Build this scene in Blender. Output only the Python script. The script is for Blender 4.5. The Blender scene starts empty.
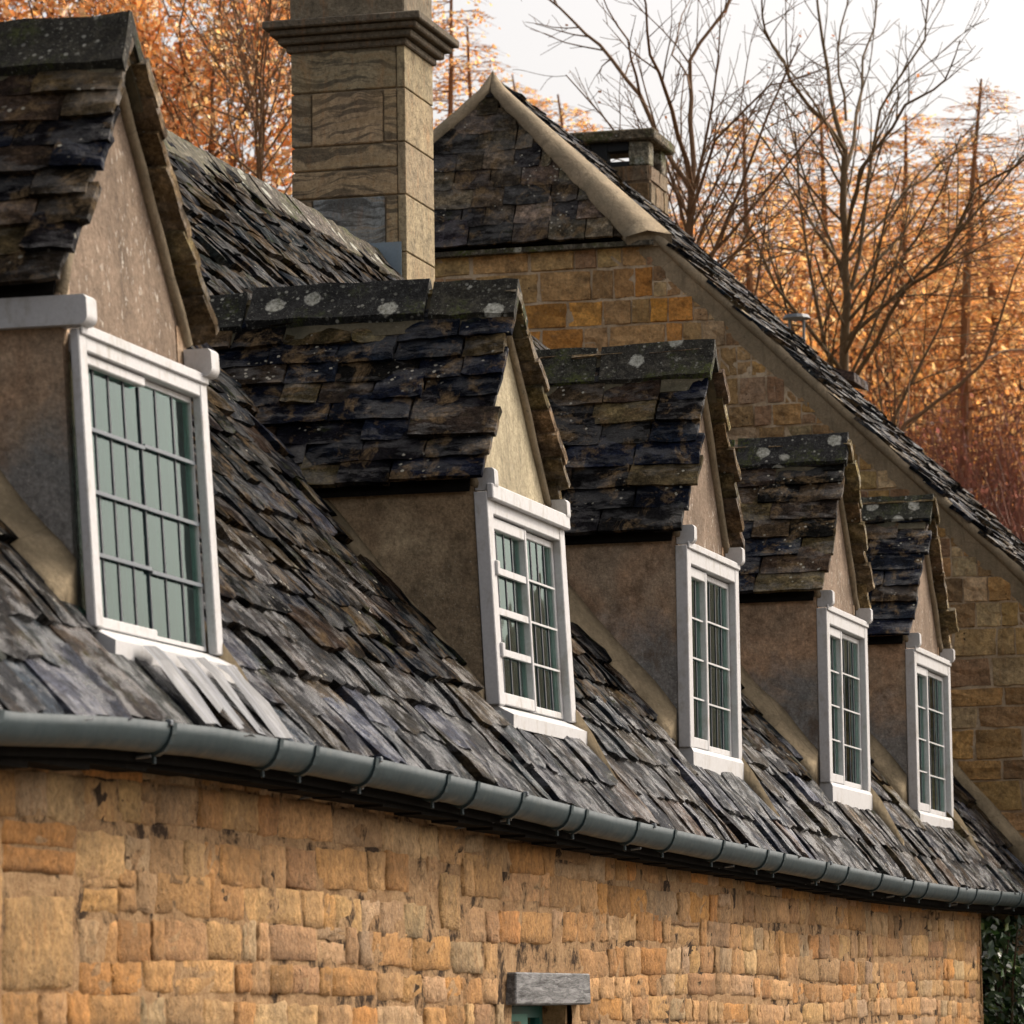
import bpy, math, random
import numpy as np
from mathutils import Vector, Matrix, noise
R = math.radians
scene = bpy.context.scene
COL = scene.collection
random.seed(7)

# ------------------------------------------------------------------ camera
# world: +X runs down the street away from the camera, +Y into the cottages, +Z up
FWD = Vector((0.95993, 0.25601, 0.11393)).normalized()
ROLL = R(0.8)
cam_d = bpy.data.cameras.new('camera'); cam = bpy.data.objects.new('camera', cam_d); COL.objects.link(cam)
r0 = FWD.cross(Vector((0, 0, 1))).normalized(); u0 = r0.cross(FWD)
rr = r0 * math.cos(ROLL) - u0 * math.sin(ROLL); uu = u0 * math.cos(ROLL) + r0 * math.sin(ROLL)
M3 = Matrix((rr, uu, -FWD)).transposed()
CAMP = Vector((0, 0, 1.65))
cam.matrix_world = Matrix.Translation(CAMP) @ M3.to_4x4()
cam_d.sensor_width = 36; cam_d.lens = 4400 * 36 / 1024
cam_d.clip_start = 0.3; cam_d.clip_end = 3000
cam_d.dof.use_dof = True; cam_d.dof.focus_distance = 21.5; cam_d.dof.aperture_fstop = 9.0
scene.camera = cam

# ------------------------------------------------------------------ sky, sun, exposure
SUN_EL, SUN_AZ = R(42), R(-45)      # azimuth measured from +X towards +Y
world = bpy.data.worlds.new('World'); scene.world = world; world.use_nodes = True
wn = world.node_tree; wn.nodes.clear()
sky = wn.nodes.new('ShaderNodeTexSky'); sky.sky_type = 'NISHITA'; sky.sun_disc = False
sky.sun_elevation = SUN_EL; sky.sun_rotation = math.pi / 2 - SUN_AZ
sky.air_density = 1.0; sky.dust_density = 6.0; sky.ozone_density = 1.0
hs = wn.nodes.new('ShaderNodeHueSaturation'); hs.inputs['Saturation'].default_value = 0.34
hs.inputs['Value'].default_value = 1.05
bg = wn.nodes.new('ShaderNodeBackground'); bg.inputs['Strength'].default_value = 0.15
wo = wn.nodes.new('ShaderNodeOutputWorld')
tint = wn.nodes.new('ShaderNodeMix'); tint.data_type = 'RGBA'; tint.blend_type = 'MULTIPLY'; tint.inputs[0].default_value = 1.0
tint.inputs[7].default_value = (1.05, 0.985, 0.925, 1)
wn.links.new(sky.outputs[0], hs.inputs['Color']); wn.links.new(hs.outputs[0], tint.inputs[6]); wn.links.new(tint.outputs[2], bg.inputs['Color'])
wn.links.new(bg.outputs[0], wo.inputs['Surface'])
sd = bpy.data.lights.new('sun', 'SUN'); sd.energy = 1.7; sd.angle = R(12); sd.color = (1.0, 0.89, 0.75)
sun = bpy.data.objects.new('sun', sd); COL.objects.link(sun)
sdir = Vector((math.cos(SUN_EL) * math.cos(SUN_AZ), math.cos(SUN_EL) * math.sin(SUN_AZ), math.sin(SUN_EL)))
sun.rotation_euler = sdir.to_track_quat('Z', 'Y').to_euler()
scene.view_settings.view_transform = 'Standard'; scene.view_settings.look = 'None'
scene.view_settings.exposure = 0.55; scene.view_settings.gamma = 1.0

# ------------------------------------------------------------------ helpers
class MB:
    def __init__(s): s.v = []; s.f = []; s.c = []; s.m = []
    def add(s, vs, fs, col=(.5, .5, .5), mi=0):
        b = len(s.v); s.v.extend([tuple(p) for p in vs])
        for f in fs: s.f.append([i + b for i in f]); s.c.append(col); s.m.append(mi)
    def box(s, a, b, col=(.5, .5, .5), mi=0, bev=0.0):
        x0, y0, z0 = a; x1, y1, z1 = b
        if x1 < x0: x0, x1 = x1, x0
        if y1 < y0: y0, y1 = y1, y0
        if z1 < z0: z0, z1 = z1, z0
        if bev <= 0:
            s.add([(x0,y0,z0),(x1,y0,z0),(x1,y1,z0),(x0,y1,z0),(x0,y0,z1),(x1,y0,z1),(x1,y1,z1),(x0,y1,z1)],
                  [(0,3,2,1),(4,5,6,7),(0,1,5,4),(1,2,6,5),(2,3,7,6),(3,0,4,7)], col, mi); return
        e = min(bev, (x1-x0)*.45, (y1-y0)*.45, (z1-z0)*.45)
        # bevelled box: three rings of faces
        vs = []; idx = {}
        for ix, (X, sx) in enumerate(((x0, 1), (x1, -1))):
            for iy, (Y, sy) in enumerate(((y0, 1), (y1, -1))):
                for iz, (Z, sz) in enumerate(((z0, 1), (z1, -1))):
                    idx[ix,iy,iz,0] = len(vs); vs.append((X, Y+sy*e, Z+sz*e))
                    idx[ix,iy,iz,1] = len(vs); vs.append((X+sx*e, Y, Z+sz*e))
                    idx[ix,iy,iz,2] = len(vs); vs.append((X+sx*e, Y+sy*e, Z))
        F = []; cen = Vector(((x0+x1)/2, (y0+y1)/2, (z0+z1)/2))
        for i in (0,1):
            F.append([idx[i,0,0,0],idx[i,1,0,0],idx[i,1,1,0],idx[i,0,1,0]])
            F.append([idx[0,i,0,1],idx[1,i,0,1],idx[1,i,1,1],idx[0,i,1,1]])
            F.append([idx[0,0,i,2],idx[1,0,i,2],idx[1,1,i,2],idx[0,1,i,2]])
            for j in (0,1):
                F.append([idx[i,j,0,0],idx[i,j,1,0],idx[i,j,1,1],idx[i,j,0,1]])
                F.append([idx[i,0,j,0],idx[i,1,j,0],idx[i,1,j,2],idx[i,0,j,2]])
                F.append([idx[0,i,j,1],idx[1,i,j,1],idx[1,i,j,2],idx[0,i,j,2]])
                for k in (0,1): F.append([idx[i,j,k,0],idx[i,j,k,1],idx[i,j,k,2]])
        out = []
        for f in F:
            p = [Vector(vs[q]) for q in f]
            n = (p[1]-p[0]).cross(p[2]-p[1])
            if n.dot(sum(p, Vector())/len(p) - cen) < 0: f = f[::-1]
            out.append(f)
        s.add(vs, out, col, mi)
    def tube(s, pts, rads, n=6, col=(.5,.5,.5), mi=0, cap=True):
        pts = [Vector(p) for p in pts]; vs = []; fs = []; L = len(pts)
        prev = None
        for i, p in enumerate(pts):
            t = (pts[min(i+1, L-1)] - pts[max(i-1, 0)])
            if t.length < 1e-9: t = Vector((0,0,1))
            t.normalize()
            if prev is None:
                a = t.cross(Vector((0,0,1)) if abs(t.z) < .9 else Vector((1,0,0))).normalized()
            else:
                a = (prev - t*prev.dot(t)); a = a.normalized() if a.length > 1e-6 else t.orthogonal().normalized()
            prev = a; b = t.cross(a)
            for k in range(n):
                an = 2*math.pi*k/n; vs.append(p + (a*math.cos(an) + b*math.sin(an))*rads[i])
        for i in range(L-1):
            for k in range(n):
                fs.append((i*n+k, i*n+(k+1)%n, (i+1)*n+(k+1)%n, (i+1)*n+k))
        if cap: fs.append(tuple(range(n))[::-1]); fs.append(tuple(range((L-1)*n, L*n)))
        s.add(vs, fs, col, mi)
    def prism(s, poly, axis, a, b, col=(.5,.5,.5), mi=0):
        # poly: list of 2D points; axis 'x' -> (y,z), 'y' -> (x,z), 'z' -> (x,y)
        def P(q, t):
            return {'x': (t, q[0], q[1]), 'y': (q[0], t, q[1]), 'z': (q[0], q[1], t)}[axis]
        n = len(poly)
        vs = [P(q, a) for q in poly] + [P(q, b) for q in poly]
        fs = [tuple(range(n)), tuple(range(n, 2*n))[::-1]] + [(i, n+i, n+(i+1)%n, (i+1)%n) for i in range(n)]
        area = sum(poly[i][0]*poly[(i+1)%n][1]-poly[(i+1)%n][0]*poly[i][1] for i in range(n))
        flip = (area > 0) == (b > a)
        if axis == 'y': flip = not flip
        if not flip: fs = [f[::-1] for f in fs]
        s.add(vs, fs, col, mi)
    def xform(s, fn): s.v = [tuple(fn(Vector(p))) for p in s.v]
    def build(s, name, mats, parent=None, smooth=False):
        off = Vector((0,0,0)); q = parent
        while q is not None: off = off + q.location; q = q.parent
        me = bpy.data.meshes.new(name)
        va = np.array(s.v, dtype=np.float32).reshape(-1, 3) - np.array(off, dtype=np.float32)
        me.from_pydata(va.tolist(), [], s.f)
        if not isinstance(mats, (list, tuple)): mats = [mats]
        for m in mats: me.materials.append(m)
        if len(mats) > 1: me.polygons.foreach_set('material_index', s.m)
        ca = me.color_attributes.new('Col', 'BYTE_COLOR' if False else 'FLOAT_COLOR', 'CORNER')
        cnt = np.fromiter((len(f) for f in s.f), dtype=np.int32, count=len(s.f))
        cc = np.repeat(np.array([(c[0], c[1], c[2], 1.0) for c in s.c], dtype=np.float32), cnt, axis=0)
        ca.data.foreach_set('color', cc.ravel())
        if smooth: me.polygons.foreach_set('use_smooth', [True]*len(me.polygons))
        me.update()
        o = bpy.data.objects.new(name, me); COL.objects.link(o); o.parent = parent
        return o
def tag(o, label=None, cat=None, group=None, kind=None):
    if label: o['label'] = label
    if cat: o['category'] = cat
    if group: o['group'] = group
    if kind: o['kind'] = kind
    return o
def empty(name, loc, label, cat, group=None):
    o = bpy.data.objects.new(name, None); COL.objects.link(o); o.location = loc
    o.empty_display_size = .3
    return tag(o, label, cat, group)
def rnd(a, b): return random.uniform(a, b)
def jit(c, d):
    k = 1 + rnd(-d, d); return (c[0]*k, c[1]*k*(1+rnd(-d, d)*.25), c[2]*k*(1+rnd(-d, d)*.35))
def nz(p, s=1.0): return noise.noise(Vector(p)*s)

# ------------------------------------------------------------------ materials
class NT:
    def __init__(s, name):
        s.m = bpy.data.materials.new(name); s.m.use_nodes = True; s.t = s.m.node_tree
        s.b = s.t.nodes['Principled BSDF']; s.out = s.t.nodes['Material Output']
        s.tc = s.t.nodes.new('ShaderNodeNewGeometry').outputs['Position']
    def n(s, typ, **kw):
        nd = s.t.nodes.new(typ)
        for k, v in kw.items():
            if k in nd.inputs.keys():
                inp = nd.inputs[k]
                if hasattr(v, 'is_linked') or hasattr(v, 'links'): s.t.links.new(v, inp)
                else: inp.default_value = v
            else: setattr(nd, k, v)
        return nd
    def link(s, a, b): s.t.links.new(a, b)
    def attr(s):
        return s.n('ShaderNodeAttribute', attribute_name='Col').outputs['Color']
    def mapped(s, scale=(1,1,1), rot=(0,0,0)):
        return s.n('ShaderNodeMapping', Vector=s.tc, Scale=scale, Rotation=rot).outputs[0]
    def noise(s, scale, detail=4, rough=.55, vec=None, dist=0.0):
        return s.n('ShaderNodeTexNoise', Vector=vec or s.tc, Scale=scale, Detail=detail, Roughness=rough, Distortion=dist).outputs[0]
    def voro(s, scale, vec=None, feature='F1'):
        nd = s.n('ShaderNodeTexVoronoi', Vector=vec or s.tc, Scale=scale); nd.feature = feature; return nd
    def ramp(s, fac, stops, mode='LINEAR'):
        nd = s.t.nodes.new('ShaderNodeValToRGB'); e = nd.color_ramp; e.interpolation = mode
        while len(e.elements) < len(stops): e.elements.new(.5)
        for el, (p, c) in zip(e.elements, stops):
            el.position = p; el.color = (c, c, c, 1) if isinstance(c, (int, float)) else (*c, 1)
        s.link(fac, nd.inputs[0]); return nd.outputs[0]
    def mix(s, f, a, b, mode='MIX'):
        nd = s.t.nodes.new('ShaderNodeMix'); nd.data_type = 'RGBA'; nd.blend_type = mode
        for v, i in ((f, nd.inputs[0]), (a, nd.inputs[6]), (b, nd.inputs[7])):
            if hasattr(v, 'links'): s.link(v, i)
            elif isinstance(v, (int, float)) and i.type != 'VALUE': i.default_value = (v, v, v, 1)
            elif isinstance(v, (tuple, list)): i.default_value = (*v, 1)
            else: i.default_value = v
        return nd.outputs[2]
    def math(s, op, a, b=0.0):
        nd = s.t.nodes.new('ShaderNodeMath'); nd.operation = op
        for v, i in ((a, nd.inputs[0]), (b, nd.inputs[1])):
            if hasattr(v, 'links'): s.link(v, i)
            else: i.default_value = v
        return nd.outputs[0]
    def bump(s, h, strength=.5, dist=.01, base=None):
        nd = s.t.nodes.new('ShaderNodeBump'); nd.inputs['Strength'].default_value = strength
        nd.inputs['Distance'].default_value = dist; s.link(h, nd.inputs['Height'])
        if base is not None: s.link(base, nd.inputs['Normal'])
        return nd.outputs[0]
    def set(s, col=None, rough=None, nrm=None, spec=None):
        for v, k in ((col, 'Base Color'), (rough, 'Roughness'), (nrm, 'Normal'), (spec, 'Specular IOR Level')):
            if v is None: continue
            if hasattr(v, 'links'): s.link(v, s.b.inputs[k])
            elif isinstance(v, tuple): s.b.inputs[k].default_value = (*v, 1)
            else: s.b.inputs[k].default_value = v
        return s.m

def slate_mat(name, moss=.5, lichen=.5, warm=.5, rough=(.28, .62), streak=None, bmp=1.0, spec=.45):
    t = NT(name); c = t.attr()
    if streak is not None: sv = t.mapped((26, 3.2, 26), (-streak, 0, 0))
    else: sv = t.mapped((11, 11, 15))
    st = t.noise(1.0, 7, .72, vec=sv, dist=.4)
    n1 = t.noise(9, 6, .7)
    a = t.mix(1.0, c, t.ramp(st, [(.3, .30), (.5, .95), (.66, 2.1)]), 'MULTIPLY')
    a = t.mix(t.ramp(n1, [(.38, .0), (.62, .8)]), a, t.mix(1.0, a, (.34, .38, .48), 'MULTIPLY'))
    wb = t.math('MULTIPLY', t.ramp(t.noise(7.5, 7, .7, dist=.5), [(.52, 0), (.62, 1)]), warm)
    a = t.mix(wb, a, (.17, .115, .06))
    a = t.mix(.9, a, t.ramp(t.noise(60, 6, .8), [(.3, .25), (.5, .9), (.7, 1.9)]), 'MULTIPLY')
    v = t.voro(26); sp = t.ramp(t.math('ADD', v.outputs['Distance'], t.math('MULTIPLY', t.noise(90, 3, .7), .25)), [(.28, 1), (.36, 0)])
    pick = t.ramp(t.noise(4.2, 4, .6), [(.62 - .1*lichen, 0), (.66 - .1*lichen, 1)])
    withl = t.mix(t.math('MULTIPLY', sp, pick), a, (.42, .40, .33))
    mo = t.math('MULTIPLY', t.ramp(t.noise(4.6, 5, .65), [(.64 - .08*moss, 0), (.70 - .08*moss, 1)]), t.ramp(t.noise(45, 4, .7), [(.42, 0), (.58, 1)]))
    fin = t.mix(t.math('MULTIPLY', mo, moss), withl, (.05, .058, .014))
    r = t.ramp(t.noise(14, 5, .7), [(.35, rough[0]), (.65, rough[1])])
    r2 = t.math('MAXIMUM', r, t.math('MULTIPLY', mo, .9))
    b = t.bump(t.noise(60, 7, .78), .9*bmp, .012); b = t.bump(st, .9*bmp, .022, b)
    sm = t.ramp(t.noise(1.0, 5, .7, vec=t.mapped((9, 3, 9), (-(streak or 0), 0, 0))), [(.49, spec*.05), (.59, spec*1.25)])
    return t.set(fin, r2, b, sm)

def stone_mat(name, pit=.5, vein=False, stain=(.12, .085, .05), stain_amt=.4, specks=.3, weather=0):
    t = NT(name); c = t.attr()
    n1 = t.noise(7, 6, .65, dist=.3); n2 = t.noise(42, 5, .7)
    a = t.mix(t.math('MULTIPLY', t.ramp(n1, [(.48, 0), (.72, 1)]), stain_amt), c, stain)
    streak = t.noise(5, 5, .65, vec=t.mapped((5, 5, 1.1)))
    a = t.mix(t.math('MULTIPLY', t.ramp(streak, [(.54, 0), (.7, 1)]), .30), a, (.42, .17, .045))
    a = t.mix(.9, a, t.ramp(n2, [(.28, .42), (.5, .95), (.74, 1.35)]), 'MULTIPLY')
    a = t.mix(.8, a, t.ramp(t.noise(13, 6, .75), [(.3, .6), (.7, 1.25)]), 'MULTIPLY')
    if weather:
        g = t.ramp(t.noise(1.3, 6, .7, dist=.6), [(.48, 0), (.62, 1)])
        a = t.mix(t.math('MULTIPLY', g, weather), a, t.mix(1.0, a, (.62, .66, .74), 'MULTIPLY'))
        g2 = t.ramp(t.noise(1.1, 5, .7, vec=t.mapped((1.1, 1.1, 2.0), (0, 0, 1.0))), [(.54, 0), (.66, 1)])
        a = t.mix(t.math('MULTIPLY', g2, weather), a, (.20, .115, .05))
    v = t.voro(24); pits = t.ramp(v.outputs['Distance'], [(.08, 1), (.2, 0)])
    pk = t.ramp(t.noise(6, 3, .6), [(.56, 0), (.66, 1)])
    pf = t.math('MULTIPLY', t.math('MULTIPLY', pits, pk), pit)
    a = t.mix(pf, a, (.035, .024, .016))
    if specks > 0:
        w = t.ramp(t.noise(60, 3, .7), [(.66, 0), (.72, 1)])
        a = t.mix(t.math('MULTIPLY', w, specks), a, (.6, .54, .42))
    if vein:
        bend = t.n('ShaderNodeVectorMath', operation='MULTIPLY'); t.link(t.n('ShaderNodeTexNoise', Vector=t.tc, Scale=2.6, Detail=2.0).outputs['Color'], bend.inputs[0]); bend.inputs[1].default_value = (0, .1, .22)
        off = t.n('ShaderNodeVectorMath', operation='MULTIPLY'); t.link(c, off.inputs[0]); off.inputs[1].default_value = (60, 60, 60)
        ad = t.n('ShaderNodeVectorMath', operation='ADD'); t.link(t.tc, ad.inputs[0]); t.link(bend.outputs[0], ad.inputs[1])
        mp = t.n('ShaderNodeMapping', Vector=ad.outputs[0], Scale=(1.5, 2.4, 24), Rotation=(R(9), 0, 0)).outputs[0]
        ad2 = t.n('ShaderNodeVectorMath', operation='ADD'); t.link(mp, ad2.inputs[0]); t.link(off.outputs[0], ad2.inputs[1])
        w = t.noise(1.0, 5, .62, vec=ad2.outputs[0])
        a = t.mix(t.math('MULTIPLY', t.ramp(w, [(.44, 1), (.52, 0)]), .66), a, (.05, .045, .038))
        a = t.mix(t.math('MULTIPLY', t.ramp(w, [(.55, 0), (.64, 1)]), .45), a, (.36, .25, .13))
        a = t.mix(t.math('MULTIPLY', t.ramp(t.noise(2.2, 4, .6), [(.5, 0), (.7, 1)]), .35), a, (.33, .23, .11))
    h = t.math('SUBTRACT', t.math('ADD', t.noise(26, 7, .72), t.math('MULTIPLY', n1, .6)), t.math('MULTIPLY', pf, .8))
    return t.set(a, .88, t.bump(t.noise(70, 5, .75), .5, .006, t.bump(h, .9, .022)), .25)

def plaster_mat(name, base, dark, blue=None, spk=.4, spk_col=(.55, .5, .42), dk=.7):
    t = NT(name)
    a = t.mix(t.ramp(t.noise(1.9, 5, .6, dist=.5), [(.38, 0), (.66, 1)]), base, tuple(x*dk for x in base))
    a = t.mix(t.ramp(t.noise(3.1, 6, .62, dist=.6), [(.46, 0), (.68, 1)]), a, dark)
    if blue: a = t.mix(t.math('MULTIPLY', t.ramp(t.noise(2.4, 6, .7, vec=t.mapped((1, 1, 1.3))), [(.5, 0), (.66, 1)]), .8), a, blue)
    a = t.mix(.7, a, t.ramp(t.noise(48, 5, .7), [(.25, .68), (.72, 1.2)]), 'MULTIPLY')
    w = t.ramp(t.noise(55, 3, .75), [(.62, 0), (.70, 1)])
    pk = t.ramp(t.noise(4, 3, .6), [(.45, 0), (.6, 1)])
    a = t.mix(t.math('MULTIPLY', t.math('MULTIPLY', w, pk), spk), a, spk_col)
    drip = t.ramp(t.noise(1.0, 6, .7, vec=t.mapped((22, 22, 2.2))), [(.5, 0), (.68, 1)])
    a = t.mix(t.math('MULTIPLY', drip, .45), a, tuple(x*.35 for x in base))
    crk = t.voro(2.3, t.n('ShaderNodeVectorMath', operation='ADD').outputs[0] if False else None, 'DISTANCE_TO_EDGE')
    a = t.mix(t.math('MULTIPLY', t.ramp(t.math('ADD', crk.outputs['Distance'], t.math('MULTIPLY', t.noise(20, 3, .6), .02)), [(.012, 1), (.020, 0)]), .35), a, tuple(x*.3 for x in base))
    dn = t.ramp(t.noise(33, 4, .75), [(.62, 0), (.7, 1)])
    a = t.mix(t.math('MULTIPLY', dn, .5), a, (.05, .045, .04))
    return t.set(a, .9, t.bump(t.noise(7, 4, .6), .5, .03, t.bump(t.noise(40, 7, .7), .6, .012)), .2)

def cheek_mat(name, warm, tan, damp, amt):
    t = NT(name)
    z = t.n('ShaderNodeSeparateXYZ', Vector=t.tc).outputs[2]
    zz = t.math('ADD', z, t.math('MULTIPLY', t.math('SUBTRACT', t.noise(3.2, 6, .65, dist=.5), .5), .9))
    a = t.mix(t.ramp(t.noise(2.6, 6, .65, dist=.5), [(.4, 0), (.6, 1)]), tan, warm)
    lvl = t.n('ShaderNodeMapRange', Value=zz); lvl.inputs['From Min'].default_value = 3.62; lvl.inputs['From Max'].default_value = 3.35
    a = t.mix(t.math('MULTIPLY', lvl.outputs[0], amt), a, damp)
    a = t.mix(.9, a, t.ramp(t.noise(16, 7, .75), [(.3, .55), (.7, 1.35)]), 'MULTIPLY')
    a = t.mix(.8, a, t.ramp(t.noise(70, 5, .75), [(.3, .5), (.7, 1.4)]), 'MULTIPLY')
    w = t.ramp(t.noise(75, 3, .8), [(.62, 0), (.67, 1)])
    a = t.mix(t.math('MULTIPLY', t.math('MULTIPLY', w, lvl.outputs[0]), .75), a, (.50, .48, .43))
    dk = t.ramp(t.noise(4.2, 6, .7, dist=.4), [(.54, 0), (.66, 1)])
    a = t.mix(t.math('MULTIPLY', dk, .7), a, tuple(x*.28 for x in warm))
    return t.set(a, .92, t.bump(t.noise(7, 4, .6), .5, .03, t.bump(t.noise(40, 7, .75), .8, .014)), .2)

def gable_mat(name, base, spk, spk_col):
    t = NT(name)
    a = t.mix(t.ramp(t.noise(4, 6, .7, vec=t.mapped((1, 1, .4)), dist=.4), [(.4, 0), (.62, 1)]), base, tuple(x*.62 for x in base))
    a = t.mix(.85, a, t.ramp(t.noise(45, 6, .75), [(.3, .55), (.7, 1.35)]), 'MULTIPLY')
    w = t.ramp(t.noise(1.0, 3, .7, vec=t.mapped((42, 42, 26))), [(.60, 0), (.66, 1)])
    pk = t.ramp(t.noise(1, 3, .6, vec=t.mapped((9, 9, 2.0))), [(.42, 0), (.56, 1)])
    a = t.mix(t.math('MULTIPLY', t.math('MULTIPLY', w, pk), spk), a, spk_col)
    d = t.ramp(t.noise(1.0, 6, .7, vec=t.mapped((20, 20, 2.5))), [(.52, 0), (.68, 1)])
    a = t.mix(t.math('MULTIPLY', d, .5), a, tuple(x*.4 for x in base))
    return t.set(a, .92, t.bump(t.noise(8, 4, .6), .5, .03, t.bump(t.noise(45, 7, .75), .8, .012)), .2)

def joint_mat(name):
    t = NT(name)
    a = t.mix(t.ramp(t.noise(8, 6, .7), [(.35, 0), (.65, 1)]), (.46, .30, .16), (.30, .175, .085))
    a = t.mix(t.ramp(t.noise(5.5, 6, .72, dist=.3), [(.52, 0), (.60, 1)]), a, (.05, .03, .017))
    a = t.mix(.8, a, t.ramp(t.noise(60, 5, .75), [(.3, .5), (.7, 1.3)]), 'MULTIPLY')
    return t.set(a, .95, t.bump(t.noise(40, 7, .75), .9, .02), .15)

def paint_mat(name, base, rough=.45, dirt=.35, spec=.4):
    t = NT(name)
    d = t.ramp(t.noise(14, 6, .7, vec=t.mapped((1, 1, .5))), [(.52, 0), (.74, 1)])
    a = t.mix(t.math('MULTIPLY', d, dirt), base, (.30, .27, .22))
    a = t.mix(.5, a, t.ramp(t.noise(60, 4, .7), [(.3, .8), (.6, 1.06)]), 'MULTIPLY')
    return t.set(a, rough, t.bump(t.noise(50, 5, .6), .25, .004), spec)

def col_mat(name, rough=.8, bump=.5, bscale=40, bdist=.01, var=.5, spec=.3):
    t = NT(name); c = t.attr()
    a = t.mix(var, c, t.ramp(t.noise(bscale*.6, 5, .7), [(.25, .5), (.75, 1.4)]), 'MULTIPLY')
    return t.set(a, rough, t.bump(t.noise(bscale, 6, .7), bump, bdist), spec)

def leaf_mat(name, rough=.6, trans=.4):
    t = NT(name); c = t.attr()
    c2 = t.mix(.6, c, t.ramp(t.noise(1.3, 3, .6), [(.3, .6), (.7, 1.35)]), 'MULTIPLY')
    t.link(c2, t.b.inputs['Base Color']); t.b.inputs['Roughness'].default_value = rough
    tr = t.t.nodes.new('ShaderNodeBsdfTranslucent'); t.link(c2, tr.inputs['Color'])
    mx = t.t.nodes.new('ShaderNodeMixShader'); mx.inputs[0].default_value = trans
    t.link(t.b.outputs[0], mx.inputs[1]); t.link(tr.outputs[0], mx.inputs[2]); t.link(mx.outputs[0], t.out.inputs['Surface'])
    return t.m

def glass_mat(name):
    t = NT(name)
    t.t.nodes.remove(t.b)
    tr = t.t.nodes.new('ShaderNodeBsdfTransparent'); tr.inputs[0].default_value = (.74, .84, .80, 1)
    gl = t.t.nodes.new('ShaderNodeBsdfGlossy'); gl.inputs['Roughness'].default_value = .03; gl.inputs['Color'].default_value = (.78, .96, .92, 1)
    fr = t.t.nodes.new('ShaderNodeFresnel'); fr.inputs['IOR'].default_value = 1.5
    bn = t.bump(t.noise(3.5, 2, .5), .16, .02)
    t.link(bn, gl.inputs['Normal']); t.link(bn, fr.inputs['Normal'])
    mx = t.t.nodes.new('ShaderNodeMixShader'); t.link(fr.outputs[0], mx.inputs[0])
    t.link(tr.outputs[0], mx.inputs[1]); t.link(gl.outputs[0], mx.inputs[2]); t.link(mx.outputs[0], t.out.inputs['Surface'])
    return t.m

def ridge_mat(name):
    t = NT(name); c = t.attr()
    a = t.mix(.95, c, t.ramp(t.noise(24, 7, .8), [(.36, .3), (.5, .9), (.66, 3.2)]), 'MULTIPLY')
    a = t.mix(t.ramp(t.noise(75, 4, .8, vec=t.tc), [(.60, 0), (.66, .8)]), a, (.34, .34, .28))
    sp = t.voro(5.0); blob = t.ramp(t.math('ADD', sp.outputs['Distance'], t.math('MULTIPLY', t.noise(20, 4, .7), .22)), [(.30, 1), (.34, 0)])
    v2 = t.voro(28); sm = t.math('MULTIPLY', t.ramp(v2.outputs['Distance'], [(.15, 1), (.28, 0)]), t.ramp(t.noise(5, 3, .6), [(.46, 0), (.58, 1)]))
    lc = t.mix(t.ramp(t.noise(45, 4, .7), [(.35, 0), (.6, 1)]), (.20, .20, .15), (.62, .62, .55))
    a = t.mix(t.math('MAXIMUM', blob, t.math('MULTIPLY', sm, .85)), a, lc)
    mo = t.math('MULTIPLY', t.ramp(t.noise(3.6, 5, .65), [(.5, 0), (.62, 1)]), t.ramp(t.noise(50, 4, .7), [(.42, 0), (.56, 1)]))
    a = t.mix(mo, a, (.075, .09, .018))
    return t.set(a, .85, t.bump(t.noise(42, 6, .75), 1.0, .03), .3)

def oak_mat(name):
    t = NT(name)
    g = t.noise(6, 7, .7, vec=t.mapped((1.2, 8, 9)), dist=.6)
    a = t.ramp(g, [(.32, (.035, .034, .034)), (.5, (.14, .14, .142)), (.7, (.30, .30, .30))])
    return t.set(a, .8, t.bump(g, .8, .012), .3)

def gutter_mat(name):
    t = NT(name)
    a = t.mix(t.ramp(t.noise(5, 6, .65), [(.4, 0), (.7, 1)]), (.014, .030, .036), (.024, .042, .048))
    a = t.mix(t.math('MULTIPLY', t.ramp(t.noise(16, 5, .7), [(.58, 0), (.7, 1)]), .6), a, (.06, .07, .065))
    return t.set(a, t.ramp(t.noise(11, 4, .6), [(.3, .45), (.7, .65)]), t.bump(t.noise(25, 4, .6), .2, .006), .32)

def lead_mat(name):
    t = NT(name)
    a = t.mix(t.ramp(t.noise(6, 6, .65, vec=t.mapped((5, .8, .8))), [(.44, 0), (.56, 1)]), (.09, .10, .118), (.012, .016, .022))
    return t.set(a, .5, t.bump(t.noise(12, 5, .6, vec=t.mapped((3, 1, 1))), .4, .012), .5)

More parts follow.
